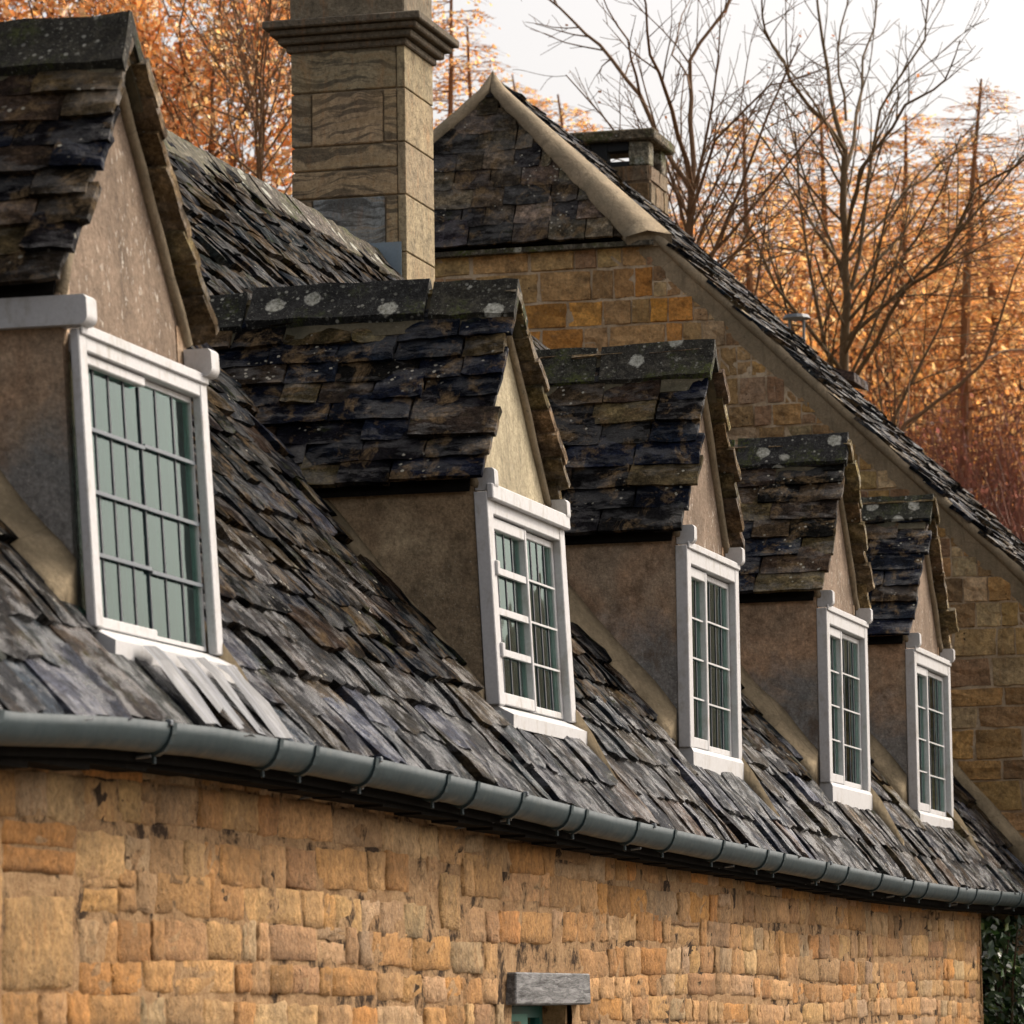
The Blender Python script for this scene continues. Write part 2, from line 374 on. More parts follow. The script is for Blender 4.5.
M = dict(
    wslate=slate_mat('wet_stone_slate', .5, .2, .25, (.14, .42), R(50), 1.1, 1.0),
    slate=slate_mat('stone_slate', .6, .35, .5, (.5, .8), R(50), 1.3, .20),
    dslate=slate_mat('dormer_slate', .3, .55, .8, (.45, .75), None, 1.2, .4),
    fslate=slate_mat('far_slate', .2, .6, .5, (.5, .75), R(45), .6, .35),
    ridge=ridge_mat('lichen_stone'),
    wall=stone_mat('ochre_rubble', .7, stain_amt=.35, specks=.25, weather=.55),
    farwall=stone_mat('pitted_ironstone', 1.0, stain=(.09, .06, .035), stain_amt=.7, specks=.55),
    ashlar=stone_mat('veined_ashlar', .5, vein=True, stain_amt=.25, specks=.1),
    ashlar2=stone_mat('weathered_ashlar', .2, stain=(.10, .085, .06), stain_amt=.6, specks=.3),
    mortar=plaster_mat('lime_mortar', (.34, .27, .18), (.20, .165, .11), spk=.2),
    wmortar=joint_mat('tan_mortar'),
    fmortar=plaster_mat('pale_mortar', (.58, .46, .32), (.30, .20, .11), spk=.7, spk_col=(.75,.7,.6)),
    blead=paint_mat('blue_grey_lead', (.19, .25, .30), .6, .3),
    rmortar=plaster_mat('mossy_ridge_mortar', (.13, .11, .07), (.05, .048, .03), spk=.2),
    fillet=plaster_mat('cement_fillet', (.38, .30, .19), (.15, .12, .075), spk=.15),
    cheek=cheek_mat('weathered_render', (.50, .33, .21), (.40, .31, .22), (.23, .24, .24), .85),
    cheek_tan=cheek_mat('tan_render', (.34, .245, .15), (.44, .34, .215), (.15, .12, .08), .45),
    gable_brown=gable_mat('brown_speckled_render', (.27, .20, .145), .8, (.56, .52, .45)),
    gable_cream=gable_mat('cream_render', (.50, .43, .29), .15, (.6, .56, .48)),
    white=paint_mat('white_paint', (.50, .50, .505), .5, .8),
    glass=glass_mat('leaded_glass'),
    leadc=paint_mat('lead_came', (.035, .042, .055), .45, .1),
    bar=paint_mat('grey_saddle_bar', (.12, .14, .16), .5, .2),
    cloth=col_mat('curtain_cloth', .9, .3, 30, .004, .35, .1),
    dark=paint_mat('dark_interior', (.02, .022, .024), .9, .05),
    oak=oak_mat('weathered_oak'), gutter=gutter_mat('gutter_paint'), lead=lead_mat('lead_sheet'),
    deck=paint_mat('underlay_eaves_shade', (.010, .009, .008), 1.0, .03, .03),  # near-black underlay; at the eaves it stands in for shade
    teal=paint_mat('teal_paint', (.02, .12, .11), .4, .1),
    signg=paint_mat('sign_green', (.05, .22, .17), .5, .1),
    bark=col_mat('bark', .9, .7, 9, .03, .6, .2),
    leaf=leaf_mat('autumn_leaf', .6, .65), ivyl=leaf_mat('ivy_leaf', .3, .12),
)

# ------------------------------------------------------------------ slate slabs
def slab(mb, O, U, V, N, w, h, t, lift, col, nx=3, ny=3, jag=.012, wob=.004):
    """irregular stone slate: O lower-left on the roof plane, U along, V upslope, N normal"""
    top = []
    rl = rnd(-.5, .5)*t*1.3                                # slight twist
    cr0, cr1 = rnd(0, jag*1.6), rnd(0, jag*1.6)
    jb = [rnd(-jag, jag) for _ in range(nx+1)]; jb[0] = cr0 + rnd(0, jag); jb[-1] = cr1 + rnd(0, jag)
    jl = [rnd(-.004, .006) for _ in range(ny+1)]; jr = [rnd(-.006, .004) for _ in range(ny+1)]
    for j in range(ny+1):
        fv = j/ny
        for i in range(nx+1):
            fu = i/nx
            u = w*fu + (jl[j] if i == 0 else jr[j] if i == nx else 0)
            v = h*fv + (jb[i] if j == 0 else 0)
            n = lift*(1-fv) + t + rl*(fu-.5) + rnd(-wob, wob)
            if j == 0: n -= t*.22
            if i in (0, nx): n -= t*.12
            top.append(O + U*u + V*v + N*n)
    W = nx+1; nb = len(top)
    ring = [i for i in range(W)] + [j*W+nx for j in range(1, ny+1)] + [ny*W+i for i in range(nx-1, -1, -1)] + [j*W for j in range(ny-1, 0, -1)]
    low = []
    for k in ring:
        low.append(top[k] - N*t*rnd(.85, 1.1) - (V*(-.004) if k < W else Vector((0,0,0))))
    fs = [(j*W+i, j*W+i+1, (j+1)*W+i+1, (j+1)*W+i) for j in range(ny) for i in range(nx)]
    L = len(ring)
    for q in range(L):
        a, b = ring[q], ring[(q+1) % L]
        fs.append((a, nb+q, nb+(q+1) % L, b))
    fs.append(tuple(nb+q for q in range(L))[::-1])
    mb.add(top+low, fs, col)

SL = [(a*.8, b*.78, c*.68) for a, b, c in [(.045, .05, .062), (.012, .013, .017), (.020, .016, .014), (.009, .013, .022), (.034, .025, .017), (.006, .007, .010), (.020, .024, .033), (.06, .043, .027), (.008, .009, .011), (.014, .019, .030)]]

# ------------------------------------------------------------------ stone_cottage
cot = empty('stone_cottage', (20, 6, 0), 'long low ochre stone cottage with five dormers, stone slate roof and grey gutter', 'cottage')
GX = [9, 11.05, 11.82, 12.7, 13.7, 14.85, 16.19, 17.77, 19.67, 22.0, 24.9, 27.0, 29.7, 31]
GZ = [2.40, 2.431, 2.467, 2.488, 2.488, 2.478, 2.455, 2.421, 2.398, 2.376, 2.345, 2.347, 2.375, 2.38]
GY = 4.38
def gz(x): return float(np.interp(x, GX, GZ))
PITCH = R(50); cP, sP = math.cos(PITCH), math.sin(PITCH)
ZE = 2.50; YE = 4.40; SLEN = 4.75
XW = 30.7                                                  # the gabled house's wall
def roofz(y): return ZE + (y-YE)*math.tan(PITCH)
def RS(x, s):
    y = YE + s*cP; z = ZE + s*sP
    z += (gz(x) + .045 - ZE) * math.exp(-max(s, 0)/.5)
    z += .018*nz((x*.35, s*.5, 3.1))
    return Vector((x, y, z))
DORM = [  # xl, xr, zsill, zhead, zapex, zeave, lean
    dict(xl=12.44, xr=13.61, zs=2.815, zh=3.745, za=4.84, ze=3.87, lean=.06, yf=4.625),
    dict(xl=17.36, xr=18.62, zs=2.90, zh=3.80, za=4.79, ze=3.83, lean=.05),
    dict(xl=20.90, xr=22.08, zs=2.92, zh=3.93, za=5.02, ze=3.98, lean=0),
    dict(xl=24.48, xr=25.73, zs=2.92, zh=3.93, za=4.99, ze=4.00, lean=0),
    dict(xl=27.38, xr=28.74, zs=2.88, zh=3.92, za=4.97, ze=3.98, lean=0)]
YF = 4.70
def in_dormer(x, y, pad=0.0):
    for d in DORM:
        if d['xl']-pad < x < d['xr']+pad and y > d.get('yf', 4.70)-.07:
            rise = d['za']-d['ze']; xc = (d['xl']+d['xr'])/2
            ztop = d['za'] - abs(x-xc)/((d['xr']-d['xl'])/2+.05)*rise
            if roofz(y) < ztop - .12: return True
    return False
# underlay
mb = MB()
xs = [9.0] + [v for d in DORM for v in (d['xl']+.03, d['xr']-.03)] + [XW-.02]
for i in range(len(xs)-1):
    a, b = xs[i], xs[i+1]; inside = i % 2 == 1
    for (s0, s1) in ([(-.02, .38), (2.6, SLEN)] if inside else [(-.02, SLEN)]):
        n = 6 if not inside else 2; vs = []; ks = [s0, (s0+.3 if not inside else (s0+s1)/2), (s0+s1)/2 if not inside else s1-.01, s1]
        xx = [a+(b-a)*k/n for k in range(n+1)]
        for x in xx:
            for s in ks: p = RS(x, s); vs.append(p - Vector((0, -.01, .03)))
        mb.add(vs, [(k*4+j, (k+1)*4+j, (k+1)*4+j+1, k*4+j+1) for k in range(n) for j in range(3)])
# rear slope and end gable so that the cottage is a solid building
YR = YE + SLEN*cP; ZR = ZE + SLEN*sP
mb.add([(9, YR, ZR), (XW-.02, YR, ZR), (XW-.02, 2*YR-4.45, 2.5), (9, 2*YR-4.45, 2.5)], [(0, 1, 2, 3)])
mb.build('roof_deck', M['deck'], cot)
mb = MB()
s = -.035; k = 0; wet = []
SLW = SL + [(.08, .09, .105), (.16, .115, .07), (.05, .06, .075), (.03, .038, .05)]
while s < SLEN-.05:
    ex = (.205 if k < 3 else .165 if k < 12 else .145) * rnd(.92, 1.08)
    x = 9.0 + rnd(0, .2)
    while x < XW-.03:
        w = rnd(.13, .36) * (1.15 if k < 4 else 1)
        if x + w > XW-.02: w = XW-.02-x
        if w < .06: break
        O = RS(x, s); U = RS(x+w, s)-O; wl = U.length; U.normalize(); V = (RS(x, s+ex)-O).normalized()
        N = U.cross(V).normalized()
        c = RS(x+w/2, s+ex*.5)
        nf0 = len(mb.f)
        if not in_dormer(c.x, c.y, -.02) and not in_dormer(x+w*.15, c.y, -.03) and not in_dormer(x+w*.85, c.y, -.03):
            slab(mb, O + V*rnd(-.012, .012), U, V, N, wl-rnd(.002, .007), ex*1.55, rnd(.020, .044), rnd(.014, .038), jit(random.choice(SLW if k < 3 + 2.2*nz((x*.5, 0, 9)) else SL), .5), 5, 3, .014, .005)
            wet.append(k < 3 + 2.2*nz((x*.6, 3, 9)) or (k < 9 and random.random() < .07))
            for _ in range(len(mb.f)-nf0): mb.m[nf0+_] = 1 if wet[-1] else 0
        x += w
    s += ex; k += 1
mb.build('roof', [M['slate'], M['wslate']], cot)
mb = MB()                                                   # rear slope slates, seen only from other views
# ridge tiles of the cottage
def ridge_piece(mb, p0, p1, half, drop, th, col, nseg=5, steep=None):
    """inverted-V stone from p0 to p1 (ridge line), wings of horizontal reach half, drop"""
    d = (p1-p0); L = d.length; d.normalize(); side = d.cross(Vector((0,0,1))).normalized()
    sec = [(-half, -drop), (-half*.5, -drop*.48), (-.012, .012), (.012, .012), (half*.5, -drop*.48), (half, -drop),
           (half-.02, -drop-th*.8), (0, -th*1.3), (-half+.02, -drop-th*.8)]
    vs = []; n = len(sec)
    for i in range(nseg+1):
        o = p0 + d*(L*i/nseg)
        for (a, b) in sec:
            q = o + side*a + Vector((0,0,b)); e = .008
            vs.append(q + Vector((nz(q, 9), nz(q+Vector((5,0,0)), 9), nz(q+Vector((0,7,0)), 9)))*e*1.4)
    fs = [(i*n+k, i*n+(k+1) % n, (i+1)*n+(k+1) % n, (i+1)*n+k) for i in range(nseg) for k in range(n)]
    fs = [f[::-1] for f in fs]
    fs += [tuple(range(n)), tuple(range(nseg*n, (nseg+1)*n))[::-1]]
    mb.add(vs, fs, col)
RC = [(.022, .021, .018), (.035, .031, .023), (.018, .018, .017), (.028, .028, .02)]
x = 9.0
while x < 24.85:
    L = min(rnd(.5, .75), 24.88-x); m = MB()
    dz = .03*nz((x*.5, 0, 0))
    ridge_piece(m, Vector((x+.006, YR, ZR+.075+dz)), Vector((x+L-.006, YR, ZR+.075+dz)), .17, .19, .04, jit((.10, .088, .064), .25))
    if x > 18.5: m.build('ridge_tile', M['ridge'], cot)
    else: mb.add(m.v, m.f, m.c[0])
    x += L
x = 25.6
m = MB()
while x < XW-.1:
    L = .6; m = MB(); ridge_piece(m, Vector((x, YR, ZR+.05)), Vector((min(x+L, XW-.02)-.01, YR, ZR+.05)), .17, .19, .04, jit(RC[1], .2)); m.build('ridge_tile', M['ridge'], cot); x += L
o = mb.build('ridge_capping', M['ridge'], cot)
# mortar bedding under the ridge
mb = MB(); ridge_piece(mb, Vector((9, YR, ZR+.03)), Vector((XW-.02, YR, ZR+.03)), .185, .21, .03, (.3, .24, .16), 60); mb.build('ridge_mortar', M['fillet'], cot)

# ------------------------------------------------------------------ rubble walls
def pillow(mb, x0, x1, z0, z1, place, dep, col, n=4, rough=.006):
    """rounded stone; place(x, z, d) -> world point, d = out of the wall"""
    vs = []; W = x1-x0; H = z1-z0; sk = rnd(-.06, .06)*H; sk2 = rnd(-.05, .05)*W; tl = rnd(-.4, .4)*dep*.5; tu = rnd(-.4, .4)*dep*.5
    for j in range(n+1):
        for i in range(n+1):
            u = i/n; v = j/n
            pu = .5 + (u-.5)*(1 if j not in (0, n) else .95); pv = .5 + (v-.5)*(1 if i not in (0, n) else .93)
            if i in (1, n-1): pu = .5 + (.46 if i > 1 else -.46)
            if j in (1, n-1): pv = .5 + (.445 if j > 1 else -.445)
            edge = i in (0, n) or j in (0, n)
            d = -dep*.9 if edge else dep*(1 + tl*(u-.5)/dep + tu*(v-.5)/dep) + rnd(-rough, rough)
            e = 0 if not edge else 1
            px = x0 + W*pu + sk2*(v-.5) + (rnd(-.007, .007) if e else rnd(-.004, .004))
            pz = z0 + H*pv + sk*(u-.5) + (rnd(-.008, .008) if e else rnd(-.004, .004))
            vs.append(place(px, pz, d))
    W1 = n+1
    mb.add(vs, [(j*W1+i, j*W1+i+1, (j+1)*W1+i+1, (j+1)*W1+i) for j in range(n) for i in range(n)], col)

YWALL = 4.60; WX0, WX1 = 9.0, 29.2
LINT = (17.04, 18.27, 1.695, 1.827)                            # the oak lintel
WIN = (17.14, 18.12, .62, 1.695)
OC = [(a*.98, b*.98, c*.98) for a, b, c in [(.50, .27, .10), (.47, .265, .115), (.54, .32, .14), (.43, .22, .075), (.50, .32, .165), (.40, .235, .11), (.52, .25, .075), (.46, .31, .17), (.52, .30, .125), (.48, .28, .12)]]
def wy(x, z): return YWALL + .03*nz((x*.6, z*.8, 1)) + .012*nz((x*2.5, z*2.5, 5))
def hole(x0, x1, z0, z1):
    for (a, b, c, d) in (LINT, WIN):
        if x1 > a-.005 and x0 < b+.005 and z1 > c-.005 and z0 < d+.005: return True
    return False
mb = MB(); z = -.05
wallplace = lambda x, zz, d: Vector((x, wy(x, zz) - d, zz))
big = [(11.2, 11.62, 1.70, 2.08), (11.64, 12.2, 1.74, 2.02), (16.1, 16.35, 1.98, 2.2)]
while z < 2.44:
    h = rnd(.10, .155); x = WX0 + rnd(0, .1)
    wav = rnd(0, 10)
    while x < WX1:
        zz = z + .022*math.sin(x*.9+wav)
        w = rnd(.12, .36) if random.random() < .75 else rnd(.34, .62)
        if x+w > WX1: w = WX1-x
        if w < .05: break
        if any(x+w > a and x < b and zz+h > c and zz < d for (a, b, c, d) in big): x += .08; continue
        x0, x1, z0, z1 = x+.002, x+w-.002, zz+.001, zz+h-.001+rnd(-.006, .004)
        if hole(x0, x1, z0, z1):
            x += .04; continue
        if random.random() < .03:
            zm = z0 + (z1-z0)*rnd(.4, .6)
            pillow(mb, x0, x1, z0, zm-.003, wallplace, rnd(.002, .007), jit(random.choice(OC), .16), 6, .0042)
            pillow(mb, x0, x1, zm+.003, z1, wallplace, rnd(.002, .007), jit(random.choice(OC), .16), 6, .0042)
        else: pillow(mb, x0, x1, z0, z1, wallplace, rnd(.002, .0075), jit(random.choice(OC), .17), 6, .0048)
        x += w
    z += h
for (a, b, c, d) in big: pillow(mb, a, b, c, d, wallplace, .008, jit((.46, .28, .12), .1), 8, .003)
# end of the wall returning towards the back
zz = 0
while zz < 2.35:
    h = rnd(.12, .2); y = YWALL
    while y < 5.2:
        w = rnd(.2, .35); pillow(mb, y+.005, y+w, zz+.004, zz+h-.005, lambda a, b, d: Vector((WX1+.02+d, a, b)), .015, jit(random.choice(OC), .15)); y += w
    zz += h
mb.build('wall', M['wall'], cot, smooth=True)
mb = MB()                                                   # mortar bed behind and between the stones
nx_, nz_ = 340, 34; vs = []
for j in range(nz_+1):
    for i in range(nx_+1):
        x = WX0 + (WX1-WX0)*i/nx_; zz = -.1 + 2.58*j/nz_
        vs.append((x, wy(x, zz) + .012*nz((x*6, zz*9, 0)) + .0005, zz))
fs = []
for j in range(nz_):
    for i in range(nx_):
        x = WX0 + (WX1-WX0)*(i+.5)/nx_; zz = -.1 + 2.58*(j+.5)/nz_
        if WIN[0] < x < WIN[1] and WIN[2] < zz < WIN[3]: continue
        fs.append((j*(nx_+1)+i, j*(nx_+1)+i+1, (j+1)*(nx_+1)+i+1, (j+1)*(nx_+1)+i))
mb.add(vs, fs)
mb.box((WX0, YWALL+.1, 0), (WIN[0]-.02, YWALL+.3, 2.5)); mb.box((WIN[1]+.02, YWALL+.1, 0), (WX1, YWALL+.3, 2.5))
mb.box((WX1-.02, YWALL, 0), (WX1, YWALL+.7, 2.45)); mb.box((WIN[0]-.02, YWALL+.1, WIN[3]+.01), (WIN[1]+.02, YWALL+.3, 2.5))
mb.box((WIN[0]-.02, YWALL+.1, 0), (WIN[1]+.02, YWALL+.3, WIN[2]-.01))
mb.box((WIN[0]-.03, YWALL+.03, WIN[2]), (WIN[0]-.002, YWALL+.25, WIN[3])); mb.box((WIN[1]+.002, YWALL+.03, WIN[2]), (WIN[1]+.03, YWALL+.25, WIN[3]))
mb.box((WX1-.02, 5.2, 0), (XW-.02, 5.3, 3.2))               # recessed wall of the passage behind the ivy
mb.build('mortar', M['wmortar'], cot)
mb = MB(); mb.box((8.98, YWALL+.35, 0), (9.1, 10.2, 2.6)); mb.prism([(4.7, 2.6), (10.2, 2.6), (YR, ZR-.1)], 'x', 8.98, 9.1); mb.box((9, 10.1, 0), (XW-.05, 10.2, 2.6)); mb.build('end_wall', M['wmortar'], cot)
# eaves soffit, plus a black strip standing in for the gutter's shadow
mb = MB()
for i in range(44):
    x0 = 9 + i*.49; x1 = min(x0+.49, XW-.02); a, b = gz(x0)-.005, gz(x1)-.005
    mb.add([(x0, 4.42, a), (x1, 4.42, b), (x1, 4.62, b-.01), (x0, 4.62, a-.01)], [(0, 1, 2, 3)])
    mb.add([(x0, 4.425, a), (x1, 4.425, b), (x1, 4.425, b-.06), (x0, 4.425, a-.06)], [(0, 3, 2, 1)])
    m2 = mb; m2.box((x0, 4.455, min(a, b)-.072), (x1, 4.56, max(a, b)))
mb.build('eaves_shade_board', M['deck'], cot)
# lintel, window below it
m = MB(); m.box((LINT[0], YWALL-.045, LINT[2]), (LINT[1], YWALL+.12, LINT[3]), bev=.006)
m.xform(lambda p: p + Vector((0, .006*nz(p, 4), .006*nz(p+Vector((3, 0, 0)), 3))))
tag(m.build('lintel', M['oak'], cot), 'weathered grey oak lintel')
wf = MB(); a, b, c, d = WIN; yy = YWALL+.13
wf.box((a, yy, c), (a+.12, yy+.05, d-.003)); wf.box((b-.05, yy, c), (b, yy+.05, d-.003)); wf.box((a+.12, yy, d-.05), (b-.05, yy+.05, d-.003)); wf.box((a+.12, yy, c), (b-.05, yy+.05, c+.06)); wf.box(((a+b)/2-.02, yy+.003, c+.06), ((a+b)/2+.02, yy+.047, d-.05))
fr = wf.build('ground_window', M['teal'], cot)
pn = MB(); pn.box((a+.02, yy+.02, c+.02), (b-.02, yy+.028, d-.02)); pn.build('pane', M['glass'], fr)
pn = MB(); pn.box((a+.01, yy+.12, c), (b-.01, yy+.13, d)); pn.build('unlit_room_sheet', M['dark'], fr)  # black sheet behind the pane standing in for the unlit room
sg = MB(); sg.box((a+.13, yy-.03, d-.22), (a+.62, yy-.022, d-.035)); sgo = sg.build('window_sign', M['signg'], fr)
st = MB()                                                   # pale illegible lettering of the sign
for (x0, x1, z0, z1) in [(.05,.062,0,.06),(.062,.09,.048,.06),(.062,.082,.024,.034),(.105,.117,0,.06),(.117,.135,.0,.01),(.135,.147,0,.06),(.19,.202,0,.06),(.202,.235,.05,.06),(.202,.228,.024,.034),(.202,.235,0,.01),(.25,.262,0,.06),(.275,.287,0,.06),(.262,.275,.03,.045),(.30,.312,0,.06),(.33,.342,0,.06),(.312,.33,.05,.06),(.312,.33,.024,.034)]:
    st.box((a+.16+x0, yy-.0335, d-.125+z0), (a+.16+x1, yy-.031, d-.125+z1))
st.build('sign_lettering', M['mortar'], fr)

# gutter
gp = []; m = MB(); N = 160; prof = [(R(180+q*20)) for q in range(10)]
def gut_ring(x, r, dz=0): return [Vector((x, GY + r*math.cos(a), gz(x) + .048 + dz + r*1.45*math.sin(a) - .0)) for a in prof]
GRAD = .061
vs = []
for i in range(N+1):
    x = 9 + (XW-.05-9)*i/N; vs += gut_ring(x, GRAD); vs += gut_ring(x, GRAD-.006)
P = 10; fs = []
for i in range(N):
    o1, o2 = i*2*P, (i+1)*2*P
    for k in range(P-1):
        fs.append((o1+k, o1+k+1, o2+k+1, o2+k)); fs.append((o1+P+k, o2+P+k, o2+P+k+1, o1+P+k+1))
    fs.append((o1, o2, o2+P, o1+P)); fs.append((o1+P-1, o1+2*P-1, o2+2*P-1, o2+P-1))
m.add(vs, fs)
gut = m.build('gutter', M['gutter'], cot, smooth=True)
def collar(x, wd, r, name):
    m = MB(); vs = gut_ring(x-wd/2, r) + gut_ring(x+wd/2, r) + gut_ring(x-wd/2, GRAD-.001) + gut_ring(x+wd/2, GRAD-.001)
    fs = []
    for k in range(P-1):
        fs += [(k, k+1, P+k+1, P+k), (2*P+k, 2*P+k+1, k+1, k), (P+k, P+k+1, 3*P+k+1, 3*P+k)]
    fs += [(0, P, 3*P, 2*P), (P-1, 3*P-1, 4*P-1, 2*P-1)]
    m.add(vs, fs)
    z = gz(x)+.045
    m.tube([(x, GY, z-r*1.45-.018), (x, GY, z-r*1.45+.004)], [.007, .007], 6)
    return m.build(name, M['gutter'], gut, smooth=False)
def clip(x):
    m = MB(); z = gz(x)+.05
    m.tube([(x, GY-.0, z-GRAD*1.45-.010), (x, GY+.09, z-GRAD*1.45-.02), (x, YWALL+.02, z-.13)], [.005]*3, 5)
    m.box((x-.012, GY-GRAD-.008, z-.012), (x+.012, GY-GRAD+.012, z+.006), bev=.003)
    m.build('gutter_bracket', M['bar'], gut)
for x in [10.9, 12.28, 13.3, 13.68, 14.35, 15.25, 15.65, 16.3, 17.05, 17.3, 18.2, 18.9, 19.9, 20.9, 21.3, 22.4, 23.0, 24.0, 25.0, 25.5, 26.6, 27.3, 28.3, 29.2, 30.0]:
    collar(x, .035, GRAD+.007, 'gutter_joint')
for x in [9.9, 12.25, 14.4, 16.35, 18.5, 20.4, 22.5, 24.7, 26.9, 29.1]: clip(x)

# ------------------------------------------------------------------ dormers
def make_dormer(d, idx):
    YF = d.get('yf', 4.70)
    xl, xr, zs, zh, za, ze, lean = [d[k] for k in ('xl', 'xr', 'zs', 'zh', 'za', 'ze', 'lean')]
    xc = (xl+xr)/2; OH = .07; half = (xr-xl)/2
    XLe = xl-OH; XRe = xr+OH*.6
    def fin(m, front=1.0):
        if lean: m.xform(lambda p: p + Vector((0, lean*max(0, (p.z-zs))*max(0, 1-(p.y-YF)/1.0)*front, 0)))
        return m
    yb_top = YE + (za-ZE)/math.tan(PITCH); yb_e = YE + (ze-ZE)/math.tan(PITCH)
    yr0 = YE + (zs-ZE)/math.tan(PITCH)
    gm = [M['gable_brown'], M['gable_cream'], M['gable_brown'], M['gable_brown'], M['gable_brown']][idx]
    cm = [M['cheek'], M['cheek_tan'], M['cheek'], M['cheek'], M['cheek']][idx]
    # body: two cheeks
    m = MB(); g = .05
    tn = math.tan(PITCH)
    zt = ze+.05
    poly = [(YF+g, zs-.12), (YF+g, zt), (YE+(zt-ZE)/tn+.25, zt), (YF+g+.12, zs-.12)]
    # subdivided cheek panels for a hand-trowelled surface
    # gable panel above the window head
    m = MB(); rise = za-.075-ze; gy = YF+.055
    m.prism([(xl+.002, zh+.0), (xr-.002, zh+.0), (xr-.002, ze+.02), (xc+.0, za-.15), (xl+.002, ze+.0)], 'y', gy, gy+.1)
    body = fin(m).build('dormer', gm, cot)
    for (xa, xb) in ((xl, xl+.09), (xr-.09, xr)):
        m = MB(); m.prism(poly, 'x', xa, xb); fin(m).build('cheek', cm, body)
    # roof slopes
    m = MB(); wslope = math.atan2(za-.10-ze, xc-XLe)
    for side in (-1, 1):
        U = Vector((0, 1, 0)); V = Vector((-side*math.cos(wslope)*-1 if False else (math.cos(wslope) if side < 0 else -math.cos(wslope)), 0, math.sin(wslope)))
        N = U.cross(V)
        if N.z < 0: N = -N
        xe = XLe if side < 0 else 2*xc-XLe
        LS = (xc-XLe)/math.cos(wslope); nrow = 9 if idx < 2 else 8; ex = LS/nrow
        for k in range(nrow):
            s = k*ex; zc = ze+s*math.sin(wslope)
            yend = YE + (zc-ZE)/tn + .12
            y = YF - .03 + rnd(-.02, .02) + (.03 if k == 0 else 0) - (.02 + rnd(-.012, .012) if side > 0 else 0)
            while y < yend:
                w = rnd(.18, .42)
                O = Vector((xe, y, ze)) + V*s
                if side < 0: slab(m, O, U, V, N, w-.005, ex*1.5, rnd(.02, .034), rnd(.012, .03), jit(random.choice(DS), .4), 5, 3, .005, .003)
                else:
                    O2 = O + U*(w-.005); slab(m, O2, -U, V, N, w-.005, ex*1.5, rnd(.036, .052), rnd(.028, .04), jit((.24, .175, .09), .4), 4, 3, .012, .003)  # paler than the other slope: light on the verge put into the colour
                y += w
    fin(m).build('dormer_roof', M['dslate'], body)
    # deck under the slates
    m = MB(); t0 = .012
    for sgn in (-1, 1):
        e = Vector((xc + sgn*(half+.03), 0, ze-.01)); a = Vector((xc, 0, za-.13))
        y0 = YF+.06
        m.add([(e.x, y0, e.z), (a.x, y0, a.z), (a.x, yb_top+.1, a.z), (e.x, yb_e+.2, e.z), (e.x, y0, e.z-.02), (a.x, y0, a.z-.02), (a.x, yb_top+.1, a.z-.02), (e.x, yb_e+.2, e.z-.02)],
              [(0, 1, 2, 3), (7, 6, 5, 4), (0, 4, 5, 1), (0, 3, 7, 4)])
    fin(m).build('roof_board', M['deck'], body)
    # mortar pointing on the verges
    m = MB()
    for sgn in (-1, 1):
        pts = []
        for q in range(9):
            f = q/8; X = xc + sgn*(half+.0)*(1-f); Z = ze + (za-.125-ze)*f
            pts.append((X, YF+.045 + rnd(-.004, .004), Z - .004 + rnd(-.005, .005)))
        m.tube(pts, [.022]*9, 6)
    fin(m).build('verge_mortar', M['mortar'], body, smooth=True)
    # ridge stones
    y = YF - .05; first = True
    while y < yb_top + .05:
        L = rnd(.6, .95) if not first else rnd(.35, .7)
        if idx == 0 and first: L = 1.0
        m = MB(); hj = rnd(-.014, .014); ridge_piece(m, Vector((xc, y+.007, za+hj)), Vector((xc, y+L-.016, za+hj+rnd(-.01, .01))), .125, .125*math.tan(wslope), .05, jit(random.choice(RC), .25), 7)
        fin(m).build('ridge_tile', M['ridge'], body)
        y += L; first = False
    m = MB(); ridge_piece(m, Vector((xc, YF-.01, za-.045)), Vector((xc, yb_top+.1, za-.045)), .158, .158*math.tan(wslope), .03, (.2, .17, .12), 14)
    fin(m).build('ridge_mortar', M['rmortar'], body)
    # fillets where the cheeks meet the roof
    for xx, sg in ((xl, -1), (xr, 1)):
        m = MB(); n = 20; y0_ = YF+.055 if sg < 0 else YF-.20; y1_ = yb_e + .15; vs = []
        wd = .05 if (idx == 1 and sg < 0) else (.135 if sg < 0 else .085)
        for q in range(n+1):
            y = y0_ + (y1_-y0_)*q/n; k_ = wd*(1+.25*nz((y*4, idx, sg))); k_ *= min(1, .25+(y-y0_)*5) if sg > 0 else 1; z_ = roofz(y)
            vs += [Vector((xx-sg*.01, y, z_-.06)), Vector((xx+sg*.004, y, z_+k_*1.5)), Vector((xx+sg*k_*.35, y, z_+k_*1.15+rnd(-.004, .004))), Vector((xx+sg*k_*.85, y, z_+k_*.75+rnd(-.004, .004))), Vector((xx+sg*k_*1.15, y, z_+.035)), Vector((xx+sg*k_*1.1, y, z_-.06))]
        m.add(vs, [(q*6+j, (q+1)*6+j, (q+1)*6+(j+1) % 6, q*6+(j+1) % 6) for q in range(n) for j in range(6)] + [tuple(range(6)), tuple(range(n*6, n*6+6))])
        m.build('mortar_fillet', M['fillet'], body, smooth=True)
    # window frame
    W = MB(); yf = YF; fd = .07
    pw = .075 if idx else .055
    pd = .048 if idx else .02
    def B(x0, x1, z0, z1, y0=0.0, y1=fd, bev=.004): W.box((x0, yf+y0, z0), (x1, yf+y1, z1), bev=bev)
    ox = .03                                                # frame stands proud of the cheeks
    B(xl-.012, xl+pw, zs+.02, zh, -.012, pd); B(xr-pw, xr+.012, zs+.02, zh, -.012, pd)
    B(xl+pw, xr-pw, zh-(.085 if idx else .06), zh-.001, -.010, fd)
    fr = fin(W).build('window_frame', M['white'], body)
    # sill
    m = MB()
